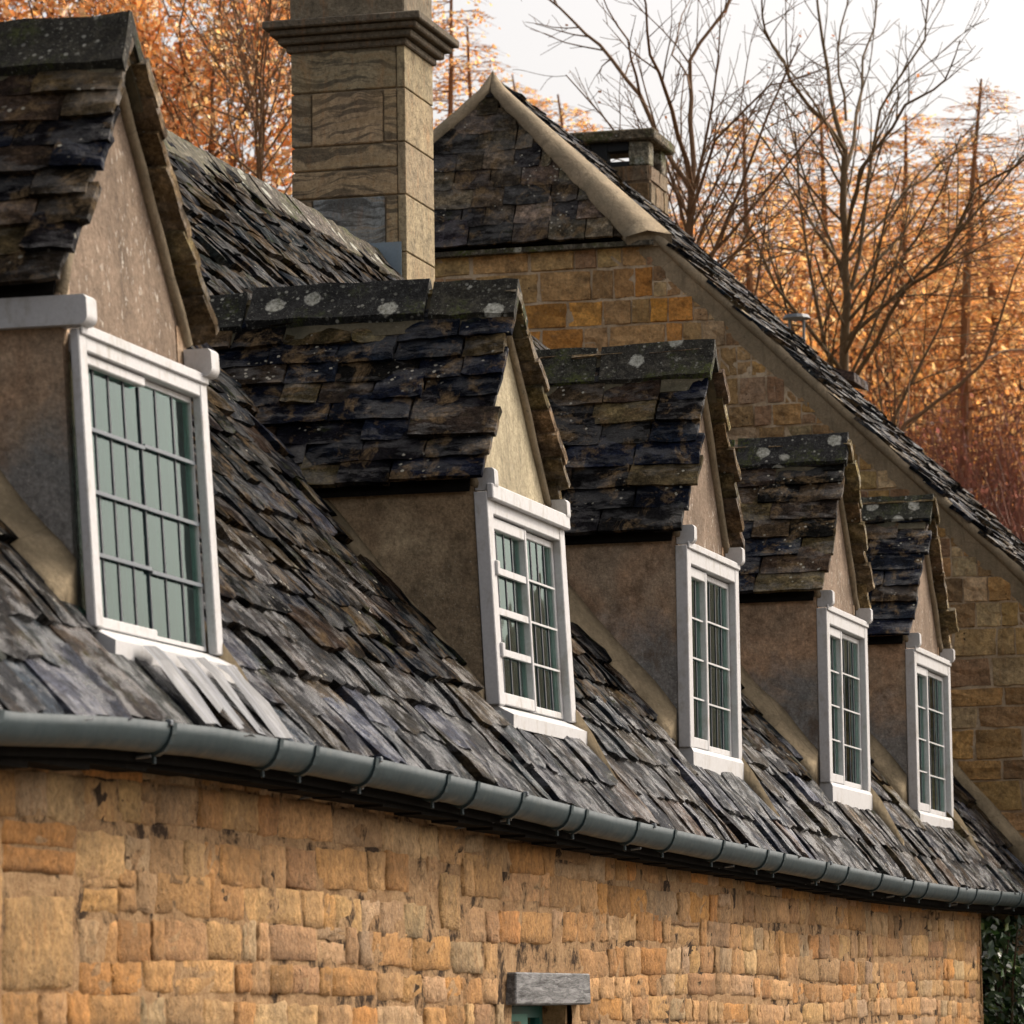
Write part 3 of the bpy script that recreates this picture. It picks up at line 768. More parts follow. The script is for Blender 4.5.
    if idx < 2: m.prism([(yf-.06, zs-.075), (yf-.06, zs-.02), (yf+.02, zs+.022), (yf+.1, zs+.022), (yf+.1, zs-.075)], 'x', xl+.02, xr+.02)
    else: m.prism([(yf-.022, zs-.12), (yf-.022, zs+.0), (yf-.01, zs+.022), (yf+.1, zs+.022), (yf+.1, zs-.12)], 'x', xl+.004, xr+.014)
    m.build('sill', M['white'], body)
    # head moulding and corbel ends
    m = MB()
    if idx == 1: m.box((xl-.01, yf-.04, zh-.03), (xr+.02, yf-.0105, zh+.035), bev=.005)
    else: m.box((xl-.005, yf-.022, zh-.015), (xr+.01, yf-.0105, zh+.02), bev=.004)
    fin(m).build('head_board', M['white'], body)
    for xx, wx in (((xl+.04, .03), (xr-.01, .03)) if idx else ((xl+.005, .045), (xr-.005, .04))):
        m = MB(); zc = zh+.055
        n = 8; pol = []
        y0_, y1_ = yf-(.045 if idx else .055), (yf+.045 if (idx or xx > xc) else yf+1.0)
        hh = .046
        for q in range(n+1):
            a = R(180+90*q/n); pol.append((y0_+.03+.03*math.cos(a), zc-hh+.03+.03*math.sin(a)))
        pol += [(y1_, zc-hh), (y1_, zc+hh), (y0_+.01, zc+hh), (y0_, zc+hh-.01)]
        m.prism(pol, 'x', xx-wx, xx+wx)
        fin(m).build('wall_plate', M['white'], body)
    # casements
    z0 = zs+.03; z1 = zh-(.09 if idx else .063); x0 = xl+pw; x1 = xr-pw
    xm = x0 + (x1-x0)*(.53 if idx in (0, 1) else .42)
    yg = yf+.035
    rows = 4
    spec = {0: (4, 3), 1: (4, 4), 2: (3, 4), 3: (3, 4), 4: (3, 4)}[idx]
    for ci, (a, b, nc) in enumerate(((x0, xm, spec[0]), (xm, x1, spec[1]))):
        m = MB(); wood = idx >= 1
        e = .004
        if idx == 0:
            if ci == 0:
                m.box((a, yg-.03, z1-.032), (b, yg, z1), bev=.004); m.box((a, yg-.02, z0), (a+.014, yg, z1-.032)); m.box((a, yg-.02, z0-.004), (b, yg, z0+.03), bev=.003)
                ga, gb, g0, g1 = a+.014, b, z0+.03, z1-.032
            else:
                m.box((a, yg-.01, z1-.018), (b, yg+.012, z1)); m.box((a, yg-.01, z0), (b, yg+.012, z0+.014)); m.box((b-.01, yg-.009, z0+.01), (b, yg+.011, z1-.01)); ga, gb, g0, g1 = a, b-.01, z0+.014, z1-.018
        else:
            sw = (.045 if idx == 1 else .06) if ci == 0 else .04
            pro = .03 if ci == 0 else .012
            m.box((a+e, yg-pro, z0), (a+sw, yg+.012, z1), bev=.004); m.box((b-sw*.7, yg-pro, z0), (b-e, yg+.012, z1), bev=.004)
            tz = .05 if ci == 0 else .03
            m.box((a+sw, yg-pro+.002, z1-tz), (b-sw*.7, yg+.01, z1-.001), bev=.003); m.box((a+sw, yg-pro+.002, z0+.001), (b-sw*.7, yg+.01, z0+tz), bev=.003)
            ga, gb, g0, g1 = a+sw, b-sw*.7, z0+tz, z1-tz
        cs = fin(m).build('casement', M['white'], body)
        p = MB(); p.add([(ga, yg, g0), (gb, yg, g0), (gb, yg, g1), (ga, yg, g1), (ga, yg+.004, g0), (gb, yg+.004, g0), (gb, yg+.004, g1), (ga, yg+.004, g1)],
                        [(0, 1, 2, 3), (7, 6, 5, 4)]); fin(p).build('pane', M['glass'], body)
        p = MB()
        for q in range(1, nc):
            X = ga + (gb-ga)*q/nc; p.box((X-.006, yg-.0035, g0), (X+.006, yg+.006, g1))
        if idx == 0 and ci == 0: p.box((gb-.004, yg-.006, g0), (gb+.006, yg+.006, g1))
        fin(p).build('lead_cames', M['leadc'], body)
        p = MB()
        wt = (idx == 1 and ci == 0)
        hb = .014 if wt else (.006 if idx == 0 else .0042)
        for q in range(1, rows):
            Z = g0 + (g1-g0)*q/rows; p.box((ga+.001, yg-.016 if not wt else yg-.024, Z-hb), (gb-.001, yg-.007, Z+hb))
        fin(p).build('glazing_bar', M['white'] if idx > 0 else M['bar'], body)
        if idx == 1 and ci == 0:
            for zz_ in (z0+.22, z1-.22):
                p = MB(); p.box((a-.03, yg-.06, zz_-.03), (a+.012, yg-.031, zz_+.03), bev=.004); fin(p).build('hinge', M['white'], body)
    # curtain behind the glass
    m = MB(); n = 90; vs = []; yc = YF+.135
    for i in range(n+1):
        X = xl+.012 + (xr-xl-.024)*i/n
        yy_ = yc - .03 + .007*math.sin(i*.95 + 1.2*math.sin(i*.21)) + .003*math.sin(i*2.3)
        vs += [(X, yy_, zs-.1), (X, yy_, zh+.03)]
    cc = [(.11, .38, .34), (.33, .27, .20), (.20, .31, .30), (.21, .34, .32), (.21, .33, .31)][idx]
    for i in range(n):
        c = cc
        if idx == 1 and i > n*.5: c = (.25, .32, .27)
        m.add([vs[2*i], vs[2*i+2], vs[2*i+3], vs[2*i+1]], [(0, 1, 2, 3)], c)
    fin(m).build('curtain', M['cloth'], body, smooth=False)
    # lead apron below the sill
    m = MB(); vs = []; nA = 14
    for i in range(nA+1):
        X = xl+.03 + (xr-xl+.02)*i/nA
        for s_, n_ in ((-.02, .062), (.13, .074), (.24, .078), (.30, .078)):
            q = RS(X, s_); rib = .007 if i % 3 == 0 else 0
            vs.append(q + Vector((0, -sP, cP))*(n_+rib+rnd(-.003, .003)))
    if idx == 0:
        i0 = 2; i1 = 12; vs = vs[i0*4:(i1+1)*4]; nA = i1-i0; i0 = 0
        for (a_, b_) in ((0, 2), (3, 5), (6, 7), (8, 10)):
            m = MB(); sv = []; dr = rnd(-.05, .03)
            for i in range(a_, b_+1):
                for j in range(4):
                    q_ = vs[i*4+j]; sv.append(q_ + Vector((0, cP, sP))*dr*(1 if j == 3 else .0) + Vector((0, -sP, cP))*rnd(-.012, -.002) + Vector((rnd(-.012, .012), 0, 0)))
            w_ = b_-a_; m.add(sv, [(i*4+j, (i+1)*4+j, (i+1)*4+j+1, i*4+j+1) for i in range(w_) for j in range(3)])
            m.build('lead_apron', M['lead'], body)
    return body
DS = [(.011, .010, .011), (.035, .025, .016), (.007, .010, .019), (.095, .065, .034), (.006, .006, .008), (.010, .014, .024), (.060, .042, .024), (.006, .009, .018), (.009, .008, .008), (.12, .085, .045)]
for i, d in enumerate(DORM): make_dormer(d, i)

# the slope's fillet against the gabled house
m = MB(); pts = []; rd = []
for q in range(26):
    y = 4.44 + 3.1*q/25; pts.append((XW-.03+rnd(-.01, .01), y, roofz(y)+.07+rnd(-.012, .012))); rd.append(.085+rnd(-.008, .008))
m.tube(pts, rd, 9); m.build('mortar_fillet', M['fillet'], cot, smooth=True)

# ashlar chimney on the ridge
CX0, CX1, CY0, CY1 = 24.9, 25.52, 7.27, 7.99
ch = MB(); ch.box((CX0+.02, CY0+.02, 5.4), (CX1-.02, CY1-.02, 7.9))
chim = ch.build('chimney', M['mortar'], cot)
AC = [(.42, .325, .20), (.36, .30, .20), (.47, .36, .22), (.34, .285, .20)]
def ashlar_face(axis, rows, mat, name):
    m = MB()
    for (z0, z1, cuts, cols) in rows:
        for q in range(len(cuts)-1):
            a, b = cuts[q], cuts[q+1]
            c = jit(cols[q], .1)
            if axis == 'x': m.box((CX0-.0+rnd(0, .004), a+.004, z0+.005), (CX0+.05, b-.004, z1-.005), c, bev=.007)
            else: m.box((a+.004, CY0, z0+.004), (b-.004, CY0+.05, z1-.004), c, bev=.004)
    return m.build(name, mat, chim)
Yw = lambda px: CY1 - (px-290)/115*(CY1-CY0)
GR = (.30, .33, .34)
ashlar_face('x', [(7.20, 7.52, [CY0+.052, CY1], [AC[1]]), (6.87, 7.20, [CY0+.052, Yw(383), Yw(311), CY1], [AC[2], AC[2], AC[3]]),
                  (6.72, 6.87, [CY0+.052, CY1], [AC[2]]), (6.55, 6.72, [CY0+.052, CY1], [AC[2]]), (6.24, 6.55, [CY0+.052, Yw(384), Yw(311), CY1], [AC[0], GR, AC[0]]),
                  (5.5, 6.24, [CY0+.052, CY1], [AC[0]])], M['ashlar'], 'ashlar_face')
ashlar_face('y', [(z0, z1, [CX0, CX1], [(.40, .32, .20)]) for (z0, z1) in ((7.2, 7.52), (6.87, 7.2), (6.55, 6.87), (6.2, 6.55), (5.7, 6.2))], M['ashlar2'], 'street_face')
m = MB()
for (z0, z1, o) in ((7.455, 7.50, .02), (7.50, 7.545, .06), (7.545, 7.585, .10), (7.585, 7.635, .135)):
    m.box((CX0-o, CY0-o, z0), (CX1+o, CY1+o, z1-.001), (.16, .135, .10), bev=.008)
m.build('cornice', M['ashlar2'], chim)
m = MB(); m.box((CX0-.0, CY0-.0, 7.64), (CX1+.0, CY1+.0, 8.15), (.24, .2, .14), bev=.01); m.build('chimney_cap', M['ashlar2'], chim)
m = MB()                                                     # blue-grey lead flashing at the foot
m.box((CX0-.012, CY0+.03, 5.98), (CX0-.001, CY0+.27, 6.26)); m.box((CX0-.012, CY0-.012, 5.3), (CX1, CY0-.001, 6.02))
m.build('lead_flashing', M['blead'], chim)

# ------------------------------------------------------------------ gabled_house behind
gh = empty('gabled_house', (32.5, 8.4, 0), 'taller stone house with half-hipped slate gable rising behind the cottage', 'house')
AY, AZ = 8.45, 8.62                                           # ridge
GT = .985                                                    # tangent of its pitch
def gtop(y): return AZ - abs(y-AY)*GT
GE = 34.9                                                    # far end of this roof
# wall: big pitted blocks
m = MB(); z = 0.0; FC = [(.46, .29, .13), (.38, .235, .11), (.52, .35, .17), (.32, .20, .105), (.52, .31, .12), (.42, .31, .18), (.56, .40, .22)]
FO = [(.66, .30, .07), (.60, .29, .08), (.50, .32, .15)]
gplace = lambda a, b, d: Vector((XW - d + .01*nz((a*2, b*2, 0)), a, b))
while z < 7.2:
    h = rnd(.13, .24)
    if z > 7.0: h = 7.24-z
    y = 3.2+rnd(-.1, .1)
    while y < 9.9:
        w = rnd(.16, .50) if gtop(y) - z > .75 else rnd(.12, .24)
        mid = (y+w/2, z+h/2)
        if gtop(y if y < AY else y+w)-.08 > z+h and z+h < 7.25:
            up = z > 6.2 and y > 6.6
            c = random.choice(FO if (up and random.random() < .6) else FC)
            pillow(m, y+.001, y+w-.001, z+.001, z+h-.001, gplace, rnd(.013, .024), jit(c, .25), 5, .010)
        elif z+h < 7.25:
            for q in (0, 1):
                za_, zb_ = z+h*.5*q, z+h*.5*(q+1)
                for r_ in (0, 1):
                    ya_, yb_ = y+w*.5*r_, y+w*.5*(r_+1)
                    if gtop(ya_ if ya_ < AY else yb_)-.05 > zb_: pillow(m, ya_+.002, yb_-.002, za_+.002, zb_-.002, gplace, .014, jit(random.choice(FC), .2), 4, .006)
        y += w
    z += h
m.build('wall', M['farwall'], gh, smooth=False)
# backing wall with pale mortar (clipped to the gable), plus the rest of the house body
m = MB(); poly = [(2.9, 0), (13.9, 0), (13.9, gtop(13.9)-.1), (AY+1.22, 7.25), (AY-1.22, 7.25), (2.9, gtop(2.9)-.1)]
poly = [(2.9, 0), (13.9, 0), (13.9, gtop(13.9)-.1), (AY+1.3, 7.22), (AY-1.3, 7.22), (2.9, gtop(2.9)-.1)]
m.prism(poly, 'x', XW-.008, GE); m.build('mortar', M['fmortar'], gh)
# rake render band under the verge on the street side
m = MB(); n = 30
for q in range(n):
    f0, f1 = q/n, (q+1)/n; y0, y1 = 3.0+(AY-1.25-3.0)*f0, 3.0+(AY-1.25-3.0)*f1
    wv0, wv1 = .20+.05*nz((y0*2, 0, 0)), .20+.05*nz((y1*2, 0, 0))
    m.add([(XW-.045, y0, gtop(y0)-.04), (XW-.045, y1, gtop(y1)-.04), (XW-.012, y1, gtop(y1)-.04-wv1), (XW-.012, y0, gtop(y0)-.04-wv0)], [(0, 1, 2, 3)])
m.build('verge_render', M['mortar'], gh, smooth=True)
m = MB(); vp = [(XW-.035+rnd(-.004, .004), 3.0+(AY-1.35-3.0)*q/30, gtop(3.0+(AY-1.35-3.0)*q/30)-.015) for q in range(31)]; m.tube(vp, [.042+rnd(-.004, .004) for _ in vp], 7); m.build('verge_mortar', M['mortar'], gh, smooth=True)
HZ_ = 7.24
# main slopes (street side carries slates seen edge-on)
m = MB()
for side in (-1, 1):
    ang = math.atan(GT); V = Vector((0, math.cos(ang)*(-side), math.sin(ang))); Uv = Vector((1, 0, 0))
    N = Vector((0, math.sin(ang)*side, math.cos(ang)))
    LS = 8.2 if side < 0 else 7.5
    ex = .135; k = 0; s = 0
    while s < LS-.02:
        x = XW - .07 + rnd(-.02, .02)
        top = LS-s
        TH = (AZ-HZ_)/GT/math.cos(ang)
        if top - ex*1.5 < TH: x = XW + .05 + max(0, (TH-(top-ex*1.3))/TH)*.70
        first = True
        while x < GE:
            w = min(rnd(.14, .34), GE+.02-x)
            if w < .05: break
            base = Vector((x, AY+side*(LS-s)*math.cos(ang), AZ-(LS-s)*math.sin(ang)-.0))
            if side < 0: slab(m, base, Uv, V, N, w-.004, min(ex*1.5, LS-s+.01), rnd(.02, .035), rnd(.018, .04), jit(random.choice(SL), .35), 3, 2, .014, .003)
            elif x < XW+1.5: slab(m, base+Uv*w, -Uv, V, N, w-.004, min(ex*1.5, LS-s+.01), .025, .02, jit(random.choice(SL), .3), 2, 2, .01, .003)
            x += w
        s += ex; k += 1
m.build('roof', M['fslate'], gh)
m = MB()
for side in (-1, 1):
    m.add([(XW-.03, AY+side*1.3, AZ-1.3*GT-.01), (XW-.03, AY+side*5.6, AZ-5.6*GT-.01), (GE, AY+side*5.6, AZ-5.6*GT-.01), (GE, AY, AZ-.01), (XW+.72, AY, AZ-.01)], [(0, 1, 2, 3, 4)] if side < 0 else [(4, 3, 2, 1, 0)])
m.build('roof_deck', M['deck'], gh)
m = MB(); x = XW+.60
while x < GE-.1:
    L = min(rnd(.5, .7), GE-x); ridge_piece(m, Vector((x, AY, AZ+.03)), Vector((x+L-.01, AY, AZ+.03)), .16, .16, .04, jit(RC[1], .3)); x += L
m.build('ridge_capping', M['ridge'], gh)
# half-hip facing the cottage
m = MB(); HZ = 7.24; HB = .70; Vh = Vector((HB, 0, AZ-HZ)); LH = Vh.length; Vh.normalize(); Nh = Vector((-Vh.z, 0, Vh.x)); Uh = Vector((0, -1, 0))
s = 0; nr = 9; ex = LH/nr
HW = (AZ-HZ)/GT
for k in range(nr):
    s = k*ex; hw = HW*(1-s/LH)
    y = AY+hw+.02
    hw = max(.04, HW*(1-(s+ex*1.15)/LH) - .05); y = AY+hw
    while y > AY-hw+.02:
        w = rnd(.17, .36); w = min(w, y-(AY-hw))
        if w < .07: break
        O = Vector((XW-.10, y, HZ)) + Vh*s
        slab(m, O, Uh, Vh, Nh, w-.006, ex*(1.4 if k < nr-1 else 1.0), rnd(.018, .028), rnd(.012, .02), jit(random.choice([(.10, .08, .055), (.16, .12, .08), (.04, .036, .033), (.22, .17, .11), (.03, .027, .025), (.06, .045, .03)]), .3), 3, 2, .007, .003)
        y -= w
m.build('half_hip', M['dslate'], gh)
m = MB(); m.add([(XW-.07, AY+HW, HZ-.0), (XW-.07, AY-HW, HZ-.0), (XW-.07+HB, AY, AZ-.01), (XW+.05, AY+HW, HZ-.02), (XW+.05, AY-HW, HZ-.02)], [(0, 2, 1), (0, 1, 4, 3)]); m.build('half_hip_board', M['deck'], gh)
for side in (-1, 1):                                          # mortared hips
    m = MB(); n = 18; vs = []
    for q in range(n+1):
        f = q/n; b_ = Vector((XW-.10, AY+side*(HW-.05), HZ-.02)).lerp(Vector((XW-.07+HB, AY+side*.0, AZ+.05)), f)
        wd = .17*(1-.2*f) + .035*nz((q*.9, side, 0)); out = b_ + Vector((.06, side*.15*(1-f), .04-.06*f)); inn = b_ + Vector((-.02, -side*wd, 0)) + Nh*.045
        # keep the inner edge on the hip plane
        t_ = (inn.z-HZ)/(AZ-HZ); inn.x = XW-.10+HB*t_ - .055
        inn.y = AY + side*max(.0, side*(inn.y-AY))
        mid = (out+inn)/2 + Vector((-.03, 0, .035))
        vs += [out - Vector((0, 0, .09)), out, mid, inn, inn + Vector((.05, 0, -.05))]
    fs = [(q*5+j, q*5+j+1, (q+1)*5+j+1, (q+1)*5+j) for q in range(n) for j in range(4)]
    m.add(vs, fs + [tuple(range(5)), tuple(range(n*5, n*5+5))]); m.build('hip_mortar', M['mortar'], gh, smooth=True)
m = MB()
for q in range(10):
    y0 = AY-HW+.03+q*(2*HW-.06)/10; m.box((XW-.10, y0, HZ-.055), (XW, y0+(2*HW-.06)/10-.004, HZ-.02), (.09, .08, .06))
m.build('eaves_course', M['ridge'], gh)
# its chimney with slab top on corner blocks
HX0 = 34.2; 
m = MB(); hy0, hy1 = 7.93, 8.56; hz1 = 8.98
z = 7.4
while z < 8.46:
    h = rnd(.12, .19)
    for (fa, fb, kind) in ((hy0, hy1, 'x'), (HX0, HX0+.62, 'y')):
        a = fa
        while a < fb-.02:
            w = min(rnd(.16, .34), fb-a)
            if w < .05: break
            if kind == 'x': pillow(m, a+.005, a+w-.005, z+.005, z+h-.005, lambda p, q, d: Vector((HX0-d, p, q)), .012, jit(random.choice([(.36, .21, .09), (.28, .18, .09), (.22, .16, .1)]), .2), 4, .004)
            else: pillow(m, a+.005, a+w-.005, z+.005, z+h-.005, lambda p, q, d: Vector((p, hy0-d, q)), .012, jit((.26, .2, .13), .2), 4, .004)
            a += w
    z += h
ZT = z
m.box((HX0, hy0, 7.0), (HX0+.62, hy1, ZT-.005), (.22, .16, .1))
hc = m.build('chimney', M['farwall'], gh)
for (a, b) in ((hy0, hy0+.17), (hy1-.13, hy1)):
    for xo in (0, .46): m = MB(); m.box((HX0+xo, a, ZT), (HX0+xo+.16, b, ZT+.2), jit((.2, .17, .12), .2), bev=.01); m.build('corner_block', M['ridge'], hc)
ym = (hy0+hy1)/2
for (b0, b1) in (((HX0+.02, ym+.04, ZT), (HX0+.14, hy1-.14, ZT+.2)), ((HX0+.02, hy0+.175, ZT+.13), (HX0+.14, ym+.035, ZT+.2)), ((HX0+.02, hy0+.175, ZT), (HX0+.12, ym+.035, ZT+.04))):
    m = MB(); m.box(b0, b1, (.03, .028, .025)); m.build('cap_packing', M['dark'], hc)
m = MB(); m.box((HX0-.06, hy0-.06, ZT+.2), (HX0+.70, hy1+.08, ZT+.29), (.12, .095, .06), bev=.012); m.build('cap_slab', M['ridge'], hc)
# flue cowl further along behind the slope
m = MB(); px = Vector((38.0, 7.0, 0))

# ------------------------------------------------------------------ camera-ray helper used only to stake out trees on the ground
def ray_at(px, py, D):
    v = FWD*4400 + rr*(px-512) - uu*(py-512)
    return CAMP + v*(D/4400)
fl = empty('flue_terminal', ray_at(797, 345, 36.5), 'small metal flue with flat cowl poking up behind the gabled roof', 'flue')
m = MB(); b = ray_at(797, 345, 36.5)
for dx in (-.06, .06): m.tube([b+Vector((0, dx, -.3)), b+Vector((0, dx, .22))], [.012, .012], 6)
m.tube([b+Vector((0, 0, -1.2)), b+Vector((0, 0, .06))], [.06, .06], 10); m.build('flue_pipe', M['bar'], fl)
m = MB(); m.tube([b+Vector((0, 0, .22)), b+Vector((0, 0, .25))], [.12, .10], 14); m.build('cowl', M['bar'], fl)
# low outbuilding roof end behind (dark corner seen above the slope)
ob = empty('outbuilding', (39, 6.9, 0), 'dark low roof corner showing behind the gabled house slope beside the tree trunk', 'outbuilding')
p0 = ray_at(832, 362, 40); m = MB()
m.prism([(p0.y+.5, 0), (p0.y+.5, p0.z-.15), (p0.y-.1, p0.z-.2), (p0.y-.1, 0)], 'x', p0.x, p0.x+.5, (.12, .08, .05)); m.build('wall', M['farwall'], ob)
m = MB(); m.prism([(p0.y+.7, p0.z+.16), (p0.y-.22, p0.z-.12), (p0.y-.22, p0.z-.2), (p0.y+.7, p0.z+.08)], 'x', p0.x-.1, p0.x+.6, (.06, .045, .04)); m.build('roof', M['fslate'], ob)

# ------------------------------------------------------------------ ground and hill
def hz(x, y):
    t = max(0.0, min(1.0, (x-33)/43)); t = t*t*(3-2*t)
    u = max(0.0, min(1.0, (y-12)/40)); u = u*u*(3-2*u)
    side = max(0.0, min(1.0, (y+25)/20))
    return t*12.0*side + u*3.0*(1-t) + .25*nz((x*.08, y*.08, 0))*(1 if x > 34 or y > 14 else 0)
m = MB(); xs_ = [-400, -120, -40, -10] + [0+2.5*i for i in range(0, 46)] + [125, 145, 180, 260, 500, 1200]; ys_ = [-900, -300, -120, -60] + [-30+2.5*i for i in range(0, 46)] + [100, 130, 200, 400, 900]
m.add([(x, y, hz(x, y) if x > -5 else 0) for x in xs_ for y in ys_], [(i*len(ys_)+j, (i+1)*len(ys_)+j, (i+1)*len(ys_)+j+1, i*len(ys_)+j+1) for i in range(len(xs_)-1) for j in range(len(ys_)-1)], (.10, .07, .04))
tag(m.build('ground', col_mat('hill_soil', .95, .6, 3, .1, .6), None, smooth=True), kind='structure')
m = MB(); m.add([(-60, -1.2, .012), (60, -1.2, .012), (60, 3.0, .012), (-60, 3.0, .012)], [(0, 1, 2, 3)], (.055, .053, .05))
tag(m.build('road', col_mat('asphalt', .85, .6, 60, .006, .4), None), kind='structure')
m = MB(); m.box((-60, 3.0, -.05), (XW-.1, 4.55, .12), (.2, .17, .13), bev=.02)
tag(m.build('pavement', col_mat('paving', .85, .5, 20, .006, .4), None), kind='structure')

# ------------------------------------------------------------------ ivy
ivy = empty('ivy_bush', (30.0, 4.5, 0), 'glossy dark green ivy mass growing beside the end of the ochre wall', 'ivy')
m = MB(); random.seed(11)
for k in range(26):
    b = Vector((rnd(29.4, 30.4), rnd(4.4, 5.1), 0)); pts = [b]
    for q in range(7): pts.append(pts[-1] + Vector((rnd(-.08, .08), rnd(-.08, .05), .31)))
    m.tube(pts, [.02-.002*q for q in range(8)], 5, (.06, .045, .03))
m.build('stem', M['bark'], ivy)
m = MB()
for k in range(11000):
    z = rnd(.05, 2.27); y = 5.15 - (1-random.random()**1.6)*rnd(.5, 1.05)*(1 if z < 2.0 else .7); x = rnd(29.28, 30.6)
    if nz((x*3, y*3, z*3)) < -.28: continue
    p = Vector((x, y - .12*nz((x*2, 1, z*2)), z)); sz = rnd(.02, .045)
    nn = Vector((rnd(-.9, .3), rnd(-1, .2), rnd(-.3, .9))).normalized(); a = nn.orthogonal().normalized(); a = (a*math.cos(k) + nn.cross(a)*math.sin(k)); b = nn.cross(a)
    r_ = random.random(); c = (.02, .045, .014) if r_ < .7 else (.04, .09, .02) if r_ < .94 else (.14, .2, .05)
    m.add([p-a*sz, p+b*sz*.75+nn*sz*.15, p+a*sz*1.2, p-b*sz*.75+nn*sz*.15], [(0, 1, 2), (0, 2, 3)], jit(c, .3))
m.build('foliage', M['ivyl'], ivy)

# ------------------------------------------------------------------ trees
UP = Vector((0, 0, 1))
def twist(pts, r0, r1): return [r0 + (r1-r0)*(i/(len(pts)-1)) for i in range(len(pts))]
def path(p, d, L, n, wob, lift=0.0):
    pts = [p.copy()]; d = d.normalized()
    for i in range(n):
        d = (d + Vector((rnd(-wob, wob), rnd(-wob, wob), rnd(-wob, wob) + lift))).normalized(); pts.append(pts[-1] + d*(L/n))
    return pts
def grow(mb, pts, r0, r1, lvl, spec, col, tips):
    """branches off a polyline, recursively; spec[lvl] = (children per m, length factor, angle, wobble, lift, sides)"""
    mb.tube(pts, twist(pts, r0, r1), spec['sides'][min(lvl, len(spec['sides'])-1)], col, cap=False)
    if lvl >= spec['depth']:
        tips.append(pts); return
    tot = sum((pts[i+1]-pts[i]).length for i in range(len(pts)-1))
    n = max(2, int(tot*spec['dens'][lvl]*rnd(.85, 1.15)))
    st = spec['start'][lvl]
    for k in range(n):
        f = st + (1-st)*(k+random.random())/n; f = min(f, .995)
        q = f*(len(pts)-1); i = int(q); g = q-i; p = pts[i].lerp(pts[i+1], g); t = (pts[i+1]-pts[i]).normalized()
        a = t.orthogonal().normalized(); an = rnd(0, 2*math.pi); sd_ = a*math.cos(an) + t.cross(a)*math.sin(an)
        th = R(rnd(*spec['ang'])); d = t*math.cos(th) + sd_*math.sin(th) + UP*spec['lift'][lvl]
        L = tot*spec['len'][lvl]*(1-f*.55)*rnd(.6, 1.2)
        L = min(L, spec['maxl'][lvl])
        if L < .12: continue
        rr_ = max(.004, min((r0+(r1-r0)*f)*.6, L*.008+.0025))
        grow(mb, path(p, d, L, 4 if lvl < 2 else 3, .16, spec['cur'][lvl]), rr_, max(.003, rr_*.3), lvl+1, spec, col, tips)
def leaves(mb, tips, per_m, size, cols, spread=.12, droop=.0):
    for pts in tips:
        for i in range(len(pts)-1):
            L = (pts[i+1]-pts[i]).length; n = L*per_m; n = int(n) + (random.random() < n-int(n))
            for _ in range(n):
                p = pts[i].lerp(pts[i+1], random.random()) + Vector((rnd(-spread, spread), rnd(-spread, spread), rnd(-spread, spread)-droop))
                s = size*rnd(.6, 1.3); a = Vector((rnd(-1, 1), rnd(-1, 1), rnd(-1, 1))).normalized(); b = a.orthogonal().normalized()
                mb.add([p-a*s*.5, p+b*s*.35, p+a*s*.5, p-b*s*.35], [(0, 1, 2, 3)], jit(random.choice(cols), .3))
ORG = [(.88, .46, .15), (.80, .36, .11), (.92, .58, .24), (.62, .27, .08), (.95, .70, .36), (.45, .19, .07)]
ORG2 = [(.92, .54, .22), (.90, .45, .15), (.95, .68, .34), (.78, .35, .11), (.95, .78, .50), (.60, .27, .09)]
LAR = [(.84, .42, .14), (.90, .54, .20), (.66, .29, .09), (.95, .68, .32)]
BK = (.17, .10, .055)

def stems_tree(name, label, D, stems, spec, cols=None, per_m=0, size=.06, dj=.0, group=None, seed=1, barkc=BK, spread=.1):
    """stems: list of (pixel-path staked at distance D + depth offsets, r0, r1)"""
    random.seed(seed)
    b = ray_at(stems[0][0][0][0], stems[0][0][0][1], D); base = Vector((b.x, b.y, hz(b.x, b.y)))
    root = empty(name, base, label, 'tree', group)
    m = MB(); tips = []
    for si, (pp, ra, rb, off) in enumerate(stems):
        pts = [ray_at(px, py, D + off*k/(max(1, len(pp)-1))) for k, (px, py) in enumerate(pp)]
        if si == 0: pts = [base - Vector((0, 0, .3)), base.lerp(pts[0], .5)] + pts
        fine = [pts[0]]
        for k in range(len(pts)-1):
            for q in (1, 2, 3):
                w = .03*(pts[k+1]-pts[k]).length*(0 if q == 3 else 1); fine.append(pts[k].lerp(pts[k+1], q/3) + Vector((rnd(-w, w), rnd(-w, w), rnd(-w, w))))
        grow(m, fine, ra*spec.get('thin', .40), rb*.34, 0, spec, barkc, tips)
    m.build('trunk', M['bark'], root, smooth=True)
    if per_m:
        l = MB(); leaves(l, tips, per_m, size, cols, spread); l.build('crown', M['leaf'], root)
    return root
BARE = dict(depth=3, sides=(7, 5, 3, 3), dens=(2.6, 4.4, 6.0), start=(.3, .15, .1), ang=(22, 55), lift=(.12, .05, -.05), len=(.42, .5, .5), maxl=(3.0, 1.3, .6), cur=(.03, .0, -.05))
stems_tree('bare_tree', 'bare dark tree forking wide just behind the slab-topped chimney', 44, [
    ([(684, 330), (690, 250), (692, 190)], .13, .10, 0), ([(692, 190), (640, 95), (600, 45), (560, 8), (520, -30)], .07, .02, 2), ([(640, 95), (628, 40), (600, -10)], .04, .015, -1),
    ([(692, 190), (672, 110), (650, 55), (640, -20)], .07, .025, -2), ([(692, 190), (690, 120), (690, 60), (725, 10), (745, -40)], .075, .03, 1),
    ([(690, 215), (715, 140), (770, 85), (830, 68)], .05, .01, -2), ([(690, 90), (672, 55), (690, 0)], .03, .015, 2)], BARE, [(.35, .14, .05)], 1.0, .05, group='bare trees behind the roofs', seed=3)
